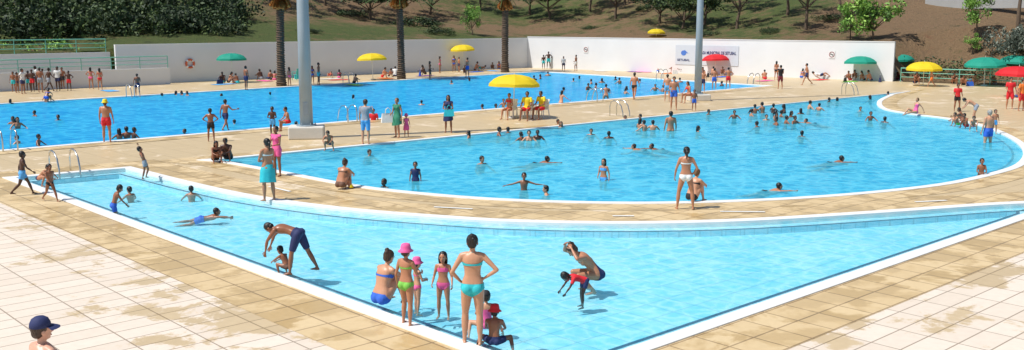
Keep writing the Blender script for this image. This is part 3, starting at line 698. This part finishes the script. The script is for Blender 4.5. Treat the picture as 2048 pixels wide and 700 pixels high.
    prims.append(ell(L_(0,-.003,.014),np.array([.046,.055,.052])*e_,FRM,14,10))
    prims.append(ell(L_(0,.012,-.022),np.array([.034,.038,.044])*e_,FRM,12,9))
    prims.append(ell(L_(0,.036,-.052),np.array([.015,.012,.011])*e_,FRM,8,6))
    if lod==0: prims.append(tube([L_(0,.050,.004),L_(0,.060,-.016)],[.005*e_,.0095*e_],6)); 
    zs=np.vstack([p_[0] for p_ in prims])[:,2]
    if q['ground']=='min': dz=-zs.min()
    elif q['ground']=='seat': dz=.058*h
    else: dz=0
    off=np.array([0,0,dz])
    prims=[(v_+off,f_) for v_,f_ in prims]; hc=hc+off
    bones=[(n_,a_+off,b_+off,r_) for n_,a_,b_,r_ in bones]
    vox=[.013,.019,.030][lod]*(max(H,.9)/1.65)**.6
    core=remesh(prims,vox,[4,3,2][lod])
    core.materials.clear()
    bm=bmesh.new(); bm.from_mesh(core)
    def addp(vf,mi):
        vs=[bm.verts.new(tuple(x)) for x in vf[0]]
        for f_ in vf[1]:
            try: ff=bm.faces.new([vs[i] for i in f_]); ff.material_index=mi; ff.smooth=True
            except Exception: pass
    L_=lambda x,y_,z: hc+(hr*x+hf*y_+hu*z)*e_
    if lod<2:
        for s in(-1,1):
            addp(ell(L_(s*.0455,-.004,-.008),np.array([.006,.012,.017])*e_,FRM,8,5),0)
            addp(ell(L_(s*.0175,.0455,.002),np.array([.0085,.006,.0055])*e_,FRM,8,6),1)
            addp(ell(L_(s*.0175,.0495,.002),np.array([.0042,.003,.0046])*e_,FRM,6,5),2)
            addp(ell(L_(s*.018,.0485,.0145),np.array([.012,.004,.0028])*e_,FRM,6,4),4)
        addp(ell(L_(0,.0475,-.037),np.array([.0145,.005,.0048])*e_,FRM,8,5),3)
        if lod==1: addp(ell(L_(0,.055,-.012),np.array([.0075,.010,.014])*e_,FRM,6,5),0)
        for wr,t2,pn,wd in hands:
            for i,(o_,ln) in enumerate(((-.0155,.034),(-.005,.041),(.0055,.045),(.0155,.041))):
                b0=wr+t2*.040+wd*o_; c1=nrm(t2+pn*.25+wd*o_*4); c2=nrm(t2+pn*(.75+.08*i)); c3=nrm(t2*.6+pn)
                pts=[b0,b0+c1*ln*.45,b0+c1*ln*.45+c2*ln*.33,b0+c1*ln*.45+c2*ln*.33+c3*ln*.25]
                addp(tube([x*h+off for x in pts],[.0056*h,.0053*h,.0047*h,.0038*h],6),0)
            b0=wr+t2*.012+wd*.014; c1=nrm(t2*.75+wd*.8+pn*.3); c2=nrm(t2+wd*.35+pn*.4)
            addp(tube([x*h+off for x in (b0,b0+c1*.022,b0+c1*.022+c2*.02)],[.0068*h,.0058*h,.0045*h],6),0)
    else:
        for s in(-1,1):
            addp(ell(L_(s*.018,.048,.004),np.array([.010,.005,.006])*e_,FRM,5,4),2)
        addp(ell(L_(0,.0475,-.037),np.array([.0145,.005,.005])*e_,FRM,5,4),3)
        addp(ell(L_(0,.055,-.012),np.array([.0075,.010,.014])*e_,FRM,5,4),0)
        for wr,t2,pn,wd in hands:
            for i,(o_,ln) in enumerate(((-.0155,.04),(-.005,.045),(.0055,.05),(.0155,.045))):
                b0=wr+t2*.040+wd*o_; addp(tube([b0*h+off,(b0+nrm(t2+pn*.5)*ln*.6)*h+off,(b0+nrm(t2+pn*.9)*ln)*h+off],[.006*h,.0055*h,.004*h],4,flat=True),0)
            b0=wr+t2*.012+wd*.014; addp(tube([b0*h+off,(b0+nrm(t2+wd)*.038)*h+off],[.0065*h,.005*h],4,flat=True),0)
    bme=bpy.data.meshes.new("person"); bm.to_mesh(bme); bm.free()
    hcol=(hair.split(':')[1] if hair else 'black')
    for m in (SK[skin],EW,EI,LIP,HC[hcol]): bme.materials.append(m)
    bme.polygons.foreach_set('use_smooth',[True]*len(bme.polygons))
    parts=[('body',bme)]
    def seg_t(Pts,a,b): 
        ab=b-a; t=((Pts-a)@ab)/(ab@ab); tc=np.clip(t,0,1); return t,np.linalg.norm(Pts-(a+tc[:,None]*ab),axis=1)
    def garment(name,col,planes,keep,offv):
        bm=bmesh.new(); bm.from_mesh(core)
        for co,no in planes: bmesh.ops.bisect_plane(bm,geom=bm.verts[:]+bm.edges[:]+bm.faces[:],plane_co=Vector(co),plane_no=Vector(no),dist=1e-5)
        bm.faces.ensure_lookup_table()
        cen=np.array([f.calc_center_median()[:] for f in bm.faces]); D=[];T={}
        for n_,a_,b_,r_ in bones:
            t,d=seg_t(cen,a_,b_); D.append(d-r_); T[n_]=t
        near=np.argmin(np.array(D),axis=0); nm=np.array([b_[0] for b_ in bones])[near]
        K=keep(cen,nm,T); hd=np.linalg.norm(cen-hc,axis=1)<.06*e_; K=K&~hd
        bmesh.ops.delete(bm,geom=[f for f,kx in zip(bm.faces,K) if not kx],context='FACES')
        if len(bm.faces)==0: bm.free(); return
        bm.normal_update()
        for v_ in bm.verts: v_.co+=v_.normal*offv
        me=bpy.data.meshes.new(name); bm.to_mesh(me); bm.free(); me.materials.append(fab(col)); me.polygons.foreach_set('use_smooth',[True]*len(me.polygons))
        parts.append((name,me))
    def pl(s,tilt=0): 
        P_,(r_,f_,u_)=at(s); return P_*h+off, nrm(u_-f_*tilt)
    side=lambda cen,P: (cen-P[0])@P[1]
    for it in [x for x in outfit.split('+') if x]:
        gname,col=it.split(':')
        if gname in('trunks','shorts'):
            hem=.52 if gname=='trunks' else .85; wst=pl(.055); pls=[wst]; 
            for kq in legs: hip,kne,ank,t,s=legs[kq]; pls.append((hip+off+(kne-hip)*hem,t))
            garment("swim_trunks" if gname=='trunks' else "shorts",col,pls,lambda cen,nm,T:((nm=='torso')&(side(cen,wst)<0))|((nm=='thL')&(T['thL']<hem)&(side(cen,wst)<0))|((nm=='thRr')&(T['thRr']<hem)&(side(cen,wst)<0)),.008*h)
        if gname in('brief','bikini','one'):
            wst=pl(.03 if gname!='one' else .235,.0 if gname!='one' else .3); pls=[wst]; lp={}
            for kq in legs:
                hip,kne,ank,t,s=legs[kq]; n_=nrm(t+r0*s*.75); lp[kq]=(hip+off+t*.045*h,n_); pls.append(lp[kq])
            def kp(cen,nm,T):
                lf=(side(cen,lp['L'])<0)&(side(cen,lp['Rr'])<0); return ((nm=='torso')|(nm=='thL')|(nm=='thRr'))&(side(cen,wst)<0)&lf
            garment({'brief':"swim_briefs",'bikini':"bikini_bottom",'one':"swimsuit"}[gname],col,pls,kp,.004*h)
        if gname in('bikini','top'):
            lo=pl(.192); hi=pl(.232,.42)
            garment("bikini_top",col,[lo,hi],lambda cen,nm,T:(nm=='torso')&(side(cen,lo)>0)&(side(cen,hi)<0),.004*h)
            if lod<2:
                Pb,(rb,fb,ub)=at(.235); Pk,_=at(.302)
                st=[tube([(Pb+rb*s*.04+fb*.058)*h+off,(Pb+rb*s*.045+fb*.05+ub*.035)*h+off,(Pk+rb*s*.03+fb*.004)*h+off,(Pk-fb*.030+ub*.004)*h+off],[.0032*h],5) for s in(-1,1)]
                g=Geo(); [g.add(x) for x in st]; parts.append(("shoulder_strap",g.mesh("shoulder_strap",[fab(col)],True)))
        if gname in('shirt','dress','tank'):
            lo=pl(-.0 if gname!='dress' else .03); hi=pl(.293); sl=.6 if gname=='shirt' else .12; pls=[lo,hi]
            for n_,a_,b_,r_ in bones:
                if n_[:2]=='ua': pls.append((a_+(b_-a_)*sl,b_-a_))
            garment("shirt" if gname!='dress' else "dress_bodice",col,pls,lambda cen,nm,T:((nm=='torso')&(side(cen,lo)>0)&(side(cen,hi)<0))|((nm=='uaLa')&(T['uaLa']<sl))|((nm=='uaRa')&(T['uaRa']<sl)),.009*h)
        if gname in('dress','skirt'):
            Pa,(ra,fa,ua)=at(.055); kc=(legs['L'][1]+legs['Rr'][1])/2/h; pa=Pa; V=[];F=[];sg=28; rows=7
            ln=.95 if gname=='skirt' else .85
            for i in range(rows):
                t=i/(rows-1); c_=pa*(1-t*ln)+kc*t*ln; wv=.088+.028*min(t*3,1)+.015*t; dv=.062+.032*min(t*3,1)+.02*t
                for j in range(sg):
                    a=2*math.pi*j/sg; m_=1+.05*t*math.sin(a*7+t*2)+.03*math.sin(a*3+1)*t; V.append((c_+ra*math.cos(a)*wv*m_+np.cross(ua,ra)*math.sin(a)*dv*m_-np.array([0,0,.012*math.sin(a+.7)*t*2]))*h+off)
            for i in range(rows-1):
                for j in range(sg): F.append((i*sg+j,i*sg+(j+1)%sg,(i+1)*sg+(j+1)%sg,(i+1)*sg+j))
            g=Geo(); g.add((np.array(V),F)); parts.append(("skirt",g.mesh("skirt",[fab(col)],True)))
    if hair:
        st,hcn=hair.split(':'); hp_=[ell(L_(0,-.012,.021),np.array([.0525,.0555,.0565])*e_,FRM,14,10)]
        hp_.append(ell(L_(0,-.026,-.012),np.array([.043,.036,.038])*e_,FRM,10,8))
        if st=='long':
            hp_.append(tube([L_(0,-.035,.0),L_(0,-.045,-.045),L_(0,-.046,-.10),L_(0,-.044,-.15)],[(.046*e_,.03*e_),(.045*e_,.024*e_),(.040*e_,.018*e_),(.025*e_,.012*e_)],10,ref=hr))
            for s in(-1,1): hp_.append(tube([L_(s*.04,-.005,.02),L_(s*.046,-.012,-.03),L_(s*.044,-.025,-.085)],[.014*e_,.014*e_,.009*e_],7))
        if st=='pony': hp_.append(tube([L_(0,-.06,.02),L_(0,-.083,.0),L_(0,-.082,-.05),L_(0,-.066,-.12)],[.014*e_,.017*e_,.016*e_,.007*e_],8))
        if st=='bun': hp_.append(ell(L_(0,-.045,.065),np.array([.026,.026,.024])*e_,FRM,10,8)); hp_.append(ell(L_(.01,-.06,.04),np.array([.018,.018,.02])*e_,FRM,8,6))
        if st=='curly':
            for i in range(26):
                u_=nrm(np.random.randn(3)); 
                if u_[1]>.35 and u_[2]<.5 or u_[2]<-.4: continue
                hp_.append(ell(L_(u_[0]*.048,-.012+u_[1]*.05,.022+u_[2]*.052),np.array([.015]*3)*e_,FRM,6,5))
        if lod==0: hm=remesh(hp_,.008,2)
        else: hm=remesh(hp_,.012 if lod==1 else .018,1)
        hm.materials.clear(); hm.materials.append(HC[hcn])
        if lod<2:
            co=np.empty(len(hm.vertices)*3); hm.vertices.foreach_get('co',co); co=co.reshape(-1,3); d=co-hc
            az=np.arctan2(d@hr,d@-hf); co+= (d/np.linalg.norm(d,axis=1)[:,None])*(np.sin(az*23+d[:,2]*40)*.0022*hs+np.sin(az*9-d[:,2]*30)*.002)[:,None]; hm.vertices.foreach_set('co',co.ravel())
        parts.append(("hair",hm))
    if hat:
        kd,hc_=hat.split(':'); g=Geo(); s_=e_
        if kd=='bucket': g.add(revolve([(x*s_,z*s_) for x,z in((.0,.088),(.03,.087),(.046,.080),(.055,.05),(.059,.026),(.085,.004),(.084,.001),(.058,.022))],22,L_(0,-.006,.004),FRM,.95,1.08))
        else:
            g.add(revolve([(x*s_,z*s_) for x,z in((.0,.082),(.025,.079),(.044,.066),(.055,.042),(.058,.018),(.056,.016))],22,L_(0,-.008,.004),FRM,.96,1.06))
            V=[];F=[];n_=9
            for j in range(n_):
                a=math.pi*(.12+.76*j/(n_-1))
                for rr,zz in((.052,.020),(.078,.016),(.105,.004)): V.append(L_(math.cos(a)*rr*.85,-.008+math.sin(a)*rr*1.06,zz+.004))
            for j in range(n_-1):
                for i in range(2): F.append((j*3+i,j*3+i+1,j*3+i+4,j*3+i+3))
            g.add((np.array(V),F),1)
        parts.append(("hat",g.mesh("hat",[fab(hc_),fab(q.get('visor',hc_))],True)))
    bpy.data.meshes.remove(core)
    cacheP[key]=(parts,); return cacheP[key]
PD=dict(stand="standing",stand2="standing",akimbo="standing with hands on hips",spread="standing with legs apart",hold="standing and holding things",arms_x="standing with folded arms",phone="standing with hand raised to face",headh="bending with both hands on head",walk="walking",run="running",sit="sitting with knees up",sitback="sitting and leaning back",sitedge="sitting on the edge",sitchair="sitting upright",cross="sitting cross legged",kneel="kneeling",crouch="crouching",bend="bending over",bend2="stooping forward",lie="lying on front",lieback="lying on back",swim="swimming",tread="standing",armsout="standing with arms spread",jump="leaping with arm raised",wave="waving one arm")
OD=dict(trunks="swim trunks",shorts="shorts",brief="swim briefs",bikini="bikini",one="swimsuit",top="bikini top",shirt="shirt",tank="tank top",dress="dress",skirt="wrap skirt")
CD=dict(turq="turquoise",dgreen="dark green",skyblue="light blue")
NP=0
def person(u,v,H=1.5,pose='stand',hd=0,skin=2,outfit='trunks:black',hair='short:black',sex='m',sub=0.0,water=False,hat=None,z=0,P=None,where=None,lod=None,**ov):
    global NP
    z0=WZ if water else z
    p=G(u,v,z0) if P is None else np.array(P,float)
    dist=np.linalg.norm(p[:2])
    if lod is None: lod=0 if dist<24 else (1 if dist<50 else 2)
    parts,=build(H,pose,skin,outfit,hair,hat,sex,lod,ov)
    body=bpy.data.objects.new("person",parts[0][1]); COL.objects.link(body)
    body.location=(p[0],p[1],p[2]-sub); body.rotation_euler=(0,0,R(hd))
    its=[x.split(':') for x in outfit.split('+') if x]
    od=" and ".join((CD.get(c,c)+" "+OD[g]) for g,c in its[:2]) or "swimwear"
    wh=where or ("in blue pool water" if water else "on the pool deck")
    lb=f"person in {od} {PD[pose]} {wh}"
    if hat and len(lb.split())<=9: lb=lb.replace("person in",f"person with {CD.get(hat.split(':')[1],hat.split(':')[1])} hat in",1)
    body["label"]=" ".join(lb.split()[:12]); body["category"]="person"; body["group"]="people at the swimming pools"
    for n_,me in parts[1:]:
        o=bpy.data.objects.new(n_,me); COL.objects.link(o); o.parent=body
    NP+=1; return body
W=dict(water=True)
# --- near figures
person(946,690,1.68,'akimbo',-4,1,'bikini:turq','bun:black','f',fat=1.02,La=(-10,30,35,-30),L=(6,5,6),Rr=(-2,3,0))
person(764,612,1.7,'sit',-40,1,'bikini:blue','bun:brown','f',fat=1.15,lean=6,lean2=22,hp=5)
person(814,652,1.29,'stand2',-30,2,'bikini:green','short:brown','f',hat='bucket:pink',Ra=(20,10,85,-15))
person(835,622,.94,'hold',-60,1,'bikini:pink','short:brown','f',hat='bucket:pink',sub=.07,**W)
person(887,630,1.10,'stand',172,2,'bikini:pink','long:black','f',sub=.06,La=(5,14,50,10),Ra=(5,14,60,0),**W)
person(988,688,1.05,'cross',-8,3,'trunks:navy','short:black',hat='bucket:red',lean=5,lean2=15)
person(974,655,1.05,'cross',20,1,'one:pink','short:brown','f',hat='cap:black',visor='orange',lean=2,lean2=10)
person(598,552,1.5,'bend',78,3,'shorts:navy','short:black',P=G(598,548),L=(16,8,10),Rr=(-20,10,8))
person(576,546,.85,'crouch',60,3,'trunks:brown','short:black',lean=25,lean2=40,sub=.05,**W)
person(1192,568,1.7,'headh',105,2,'one:navy','bun:brown','f',sub=.14,fat=1.05,L=(95,10,140),Rr=(95,10,140),lean=30,lean2=52,**W)
person(1168,602,.92,'bend2',110,4,'shirt:red+trunks:navy','short:black',sub=.12,lean=60,lean2=85,**W)
person(538,402,1.68,'hold',45,2,'top:white+skirt:turq','pony:black','f',fat=1.08)
person(555,352,1.55,'hold',150,3,'tank:pink+trunks:pink','short:black','f')
person(1370,419,1.62,'spread',-5,2,'bikini:white','pony:black','f',Ra=(-5,28,20,-35))
person(1384,404,1.6,'sit',-40,1,'bikini:black','bun:lbrown','f',fat=1.1)
person(48,390,1.25,'walk',-60,4,'trunks:skyblue','short:black')
person(80,372,1.1,'crouch',-100,2,'brief:navy','short:black',lean=45)
person(102,403,1.02,'walk',-120,3,'brief:black','short:black')
person(291,358,1.0,'jump',-70,3,'trunks:grey','short:black')
person(228,424,1.12,'bend2',-60,3,'trunks:blue','short:black',sub=.42,lean=15,lean2=22,**W)
for u,v in((262,390),(383,389)): person(u,v,1.15,'tread',random.uniform(-60,60),2,'','short:black',sub=.9,**W)
person(403,433,1.2,'swim',-80,3,'trunks:blue','short:black',sub=.07,**W)
person(0,0,1.74,'stand',-35,0,'top:pink+trunks:navy','short:brown','f',hat='cap:navy',P=(-4.83,9.75,0),hy=-15,fat=1.2)
# --- walkway between the pools
person(215,285,1.68,'stand',5,2,'trunks:red','short:brown',hat='bucket:yellow',fat=1.08)
person(423,283,1.3,'akimbo',10,3,'trunks:black','short:black')
person(452,262,1.42,'walk',-20,3,'trunks:navy','short:black',Ra=(20,40,100,40))
person(431,324,1.35,'sit',-150,3,'bikini:black','long:black','f')
person(457,322,1.5,'sit',175,4,'trunks:black','curly:black',fat=1.1)
person(546,272,1.2,'arms_x',170,4,'trunks:skyblue','short:black')
person(582,262,1.3,'sitedge',120,2,'trunks:red','short:black',P=tuple(G(592,270)+np.array([-.3,0,.5])))
person(661,300,1.25,'crouch',175,2,'trunks:navy','short:black')
person(682,379,1.6,'sit',-20,2,'bikini:brown','bun:brown','f',lean2=38)
person(702,378,.7,'sit',60,2,'one:yellow','short:brown','f')
person(732,289,1.75,'phone',-15,1,'shirt:grey+shorts:skyblue','short:brown')
person(747,242,1.5,'stand',180,2,'shirt:red+trunks:navy','short:black',sub=.9,**W)
person(795,275,1.62,'stand2',150,2,'dress:dgreen','short:lbrown','f')
person(813,274,.92,'stand2',190,2,'dress:pink','short:brown','f',hat='bucket:pink')
person(897,265,1.6,'hold',175,3,'dress:navy','long:black','f')
person(1018,238,1.6,'sitchair',150,2,'bikini:red','short:brown','f')
person(1054,240,1.75,'sitchair',160,3,'shirt:yellow+shorts:red','short:black')
person(1083,238,1.75,'sitchair',140,3,'shirt:yellow+shorts:red','short:black',lean2=15)
for u,v,hd in((1022,236,150),(1056,238,160),(1085,236,140),(1045,232,60)): chair(u,v,hd)
person(1268,200,1.7,'walk',-20,2,'brief:black','short:black')
person(1347,220,1.78,'stand2',175,2,'trunks:blue','short:black')
person(1334,203,1.6,'stand',-10,1,'trunks:skyblue','short:black')
person(1378,206,1.65,'sitedge',120,2,'bikini:red','long:brown','f',ground='min')
person(1388,222,1.1,'stand',180,3,'trunks:blue','short:black')
for a in [(1428,180,1.5,'stand',0,2,'trunks:blue'),(1456,178,1.5,'akimbo',0,2,'trunks:red'),(1560,178,1.65,'hold',10,2,'tank:black+shorts:maroon'),(1613,170,1.65,'walk',80,2,'trunks:navy'),(1913,223,1.45,'stand2',175,3,'shirt:red+trunks:black'),(1405,185,1.5,'stand',160,2,'trunks:navy')]: person(*a)
person(1830,231,1.5,'sitback',110,1,'one:pink','short:lbrown','f')
person(1975,285,1.75,'stand',20,1,'trunks:blue','short:white',sub=.45,fat=1.12,**W)
for a in [(1932,256,1.2,'sit',120,3,'trunks:red'),(1945,262,1.1,'crouch',160,1,'one:pink'),(1915,252,1.1,'sit',100,2,'trunks:green'),(1925,246,1.3,'sit',60,3,'trunks:navy'),(1950,246,1.5,'bend2',70,1,'trunks:grey'),(1988,268,1.0,'stand',180,2,'trunks:skyblue'),(2018,218,1.7,'stand2',170,2,'shirt:red+shorts:red'),(2042,222,1.7,'stand',200,2,'shirt:orange+shorts:red'),(2036,196,1.6,'sit',180,2,'trunks:blue'),(1862,174,1.3,'walk',80,2,'trunks:orange'),(1926,172,1.5,'sit',160,3,'trunks:black'),(1945,170,1.5,'sit',200,2,'trunks:navy'),(1905,168,1.5,'sit',180,3,'bikini:black')]: person(*a)
def swimmer(u,v,vis,hd=None,skin=None,hair=None,pose='tread',H=None,outfit='',sex=None):
    hd=random.choice((0,40,90,140,180,-50,-90,-140)) if hd is None else hd
    skin=random.choice((2,2,3,3,3,1,4)) if skin is None else skin
    H=H or random.choice((1.3,1.45,1.6)); sex=sex or random.choice('mf')
    person(u,v,H,pose,hd,skin,outfit,hair or ('short:black' if sex=='m' else random.choice(('short:black','long:black','pony:black'))),sex,sub=H*.985-vis,**W)
for u,v,vis in [(940,276,.32),(995,271,.4),(1018,266,.28),(1044,281,.38),(1058,281,.45),(1075,279,.42),(737,311,.25),(1182,269,.28),(1218,277,.32),(1122,254,.28),(1114,250,.28),(1278,256,.45),(1290,262,.5),(1306,260,.45),(1393,263,.28),(1415,229,.3),(1468,237,.42),(1250,240,.25),(1283,240,.3),
  (1510,227,.5),(1526,226,.6),(1545,226,.5),(1555,250,.4),(1570,226,.5),(1587,247,.4),(1570,247,.4),(1617,218,.5),(1637,221,.4),(1516,254,.28),(1548,236,.4),(1560,234,.35),(1656,204,.3),(1740,241,.45),(1768,245,.3),(1602,273,.25),(1742,199,.3),(1775,190,.25),(1720,222,.25),(1500,232,.4),(1532,240,.3),(1580,234,.35),(1602,228,.3),(1675,202,.25),
  (1097,389,.28),(772,374,.28),(961,327,.3),(1552,238,.3)]: swimmer(u,v,vis)
swimmer(831,362,.55,180,3,'short:black','stand',1.2,'tank:navy')
swimmer(1048,380,.48,180,3,'short:black','armsout',1.3)
swimmer(1207,360,.62,150,2,'long:black','stand2',1.25,'bikini:skyblue','f')
swimmer(1341,262,.85,10,2,'short:black','stand',1.75)
swimmer(1962,351,.50,170,3,'short:black','hold',1.1)
for u,v,hd in((1325,298,100),(1660,324,-80),(1530,381,-80),(1290,300,70),(1630,246,90),(1070,325,-80)): person(u,v,1.4,'swim',hd,random.choice((2,3)),'trunks:black','short:black',sub=.09,**W)
for u,v,vis in [(35,257,.55),(28,248,.4),(38,287,.35),(75,291,.45),(72,232,.3),(118,240,.3),(240,278,.45),(255,276,.5),(266,278,.5),(20,208,.3),(93,204,.6),(350,190,.3),(365,190,.3),(376,191,.3),(322,192,.2),(843,210,.28),(967,218,.28),(990,216,.28),(1007,215,.5),(470,248,.22),(372,267,.22),(705,197,.25),(1068,160,.4),(1082,158,.4),(1147,163,.3),(1175,180,.5),(1184,168,.4),(1190,176,.4),(1240,168,.5),(1250,188,.4),(1310,182,.5),(1325,184,.5),(1212,197,.9),(1122,208,.8),(1232,160,.3),(1125,182,.3),(940,162,.3),(904,168,.3),(1360,165,.4),(1345,170,.3),(1278,165,.3),(1204,166,.4),(594,250,.2),(540,190,.2),(445,192,.2),(1445,172,.4),(1160,158,.3),(1096,152,.4),(1255,180,.3),(1220,185,.3)]: swimmer(u,v,vis)
oc=['trunks:navy','trunks:blue','trunks:black','trunks:white','trunks:red','bikini:black','bikini:blue','brief:navy','trunks:turq','bikini:pink','shirt:white+trunks:navy','trunks:grey']
def bystander(u,v,pose=None,H=None,hd=None,outfit=None,skin=None):
    o=outfit or random.choice(oc); f='bikini' in o or 'one' in o
    person(u,v,H or random.choice((1.35,1.5,1.65)),pose or random.choice(('stand','stand2','akimbo','walk')),random.choice((0,60,120,180,180,-90,-40)) if hd is None else hd,random.choice((2,2,3,3,4)) if skin is None else skin,o,'long:black' if f else 'short:black','f' if f else 'm',where="in front of the white wall")
for u,v in ((8,170),(22,176),(33,166),(36,186),(47,188),(58,182),(66,184),(82,185),(87,176),(99,183),(117,182),(139,182),(73,180),(28,184),(126,178)): bystander(u,v,skin=random.choice((3,4,4)))
bystander(183,178,'akimbo',1.5,0,'bikini:pink',2); bystander(201,180,'stand2',1.5,20,'bikini:red',2)
bystander(93,205,'crouch',1.4,0,skin=3); bystander(276,192,'stand2',1.4,30,'trunks:navy',3)
for u,v,po in ((447,167,'sit'),(458,167,'sit'),(476,168,'sit'),(493,180,'stand'),(524,160,'sit'),(537,160,'sit'),(549,160,'cross'),(579,172,'stand'),(625,168,'stand2'),(638,170,'stand'),(660,156,'lieback'),(678,157,'sit'),(708,168,'sit'),(765,156,'sit'),(778,154,'sit'),(790,154,'sit'),(850,150,'sit'),(860,160,'stand2'),(880,146,'stand'),(908,144,'stand2'),(918,144,'stand'),(935,155,'stand2'),(930,147,'sit'),(950,142,'sit'),(962,141,'lieback'),(985,140,'sit'),(998,139,'sit'),(1087,138,'stand'),(1097,137,'akimbo'),(1127,142,'stand'),(1152,142,'stand2'),(1285,142,'sit'),(1316,145,'sit'),(1332,144,'sit'),(1350,146,'sit'),(1358,146,'sit'),(1424,152,'sit'),(1444,152,'sit'),(1404,155,'sit'),(1552,160,'stand'),(1640,158,'lieback'),(1603,157,'sit'),(1700,162,'sit'),(1712,160,'sit'),(1728,162,'sit'),(1742,163,'sit'),(1795,160,'sit'),(1812,160,'sit'),(1830,168,'sit'),(1955,162,'sit'),(1990,170,'sit'),(2010,165,'stand'),(1265,142,'lieback'),(1530,160,'sit')): 
    bystander(u,v,po)
print("PEOPLE",NP,time.time()-T0)
# ---------------------------------------------------------------- towels, bags
def towel(u,v,c,rz):
    V=[];F=[];nx,ny=10,5
    for i in range(nx):
        for j in range(ny): V.append((i/(nx-1)*1.7-.85,j/(ny-1)*.8-.4,.02+.015*random.random()))
    for i in range(nx-1):
        for j in range(ny-1): F.append((i*ny+j,(i+1)*ny+j,(i+1)*ny+j+1,i*ny+j+1))
    g=Geo(); g.add((np.array(V),F)); obj("beach_towel",g.mesh("beach_towel",[fab(c)],True),None,tuple(G(u,v)),R(rz),label=f"{CD.get(c,c)} beach towel spread on the deck",category="towel",group="beach towels")
for i,(u,v) in enumerate([(447,169),(530,162),(660,158),(678,160),(708,170),(770,157),(850,152),(950,144),(985,142),(1285,144),(1200,142),(1640,160),(1700,164),(1335,147),(1270,144),(1444,154),(220,182),(1530,162),(1812,162)]): towel(u,v,['skyblue','pink','white','red','green','orange','purple','blue'][i%8],random.choice((40,45,130,50)))
def bag(p,c,label,rz=0,s=1.0):
    o=thing("tote_bag",tuple(p),label,"bag",R(rz))
    V=np.array([(x*(.24-.03*k),y*(.09-.05*k),k*.32) for k in(0,.5,1) for x,y in((-1,-1),(1,-1),(1,1),(-1,1))])*s
    F=[(0,3,2,1)]+[(i*4+j,i*4+(j+1)%4,(i+1)*4+(j+1)%4,(i+1)*4+j) for i in range(2) for j in range(4)]
    geo_obj("bag_body",[(V,F)],fab(c),o)
    for y in(-.04,.04): geo_obj("handle",[tube([(-.1*s,y*s,.31*s),(-.08*s,y*s,.46*s),(0,y*s,.52*s),(.08*s,y*s,.46*s),(.1*s,y*s,.31*s)],[.009*s],5)],fab(c),o)
bag(G(795,275)+np.array([-.36,-.05,.62]),'white',"white tote bag hanging from a hand",20,1.15)
bag(G(897,265)+np.array([.05,-.28,.72]),'turq',"turquoise tote bag held against a dress",10,.9)
for u,v,c in((440,168,'navy'),(560,168,'red'),(595,158,'turq'),(840,152,'blue'),(1300,144,'pink'),(1416,154,'black'),(1690,164,'black'),(1760,164,'navy'),(1350,148,'white'),(1940,172,'blue')): bag(G(u,v),c,f"{CD.get(c,c)} beach bag standing on the deck",random.uniform(0,90))
chair(593,160,60,mat("turquoise_plastic",(.05,.45,.40),.4))
print("DONE",time.time()-T0)
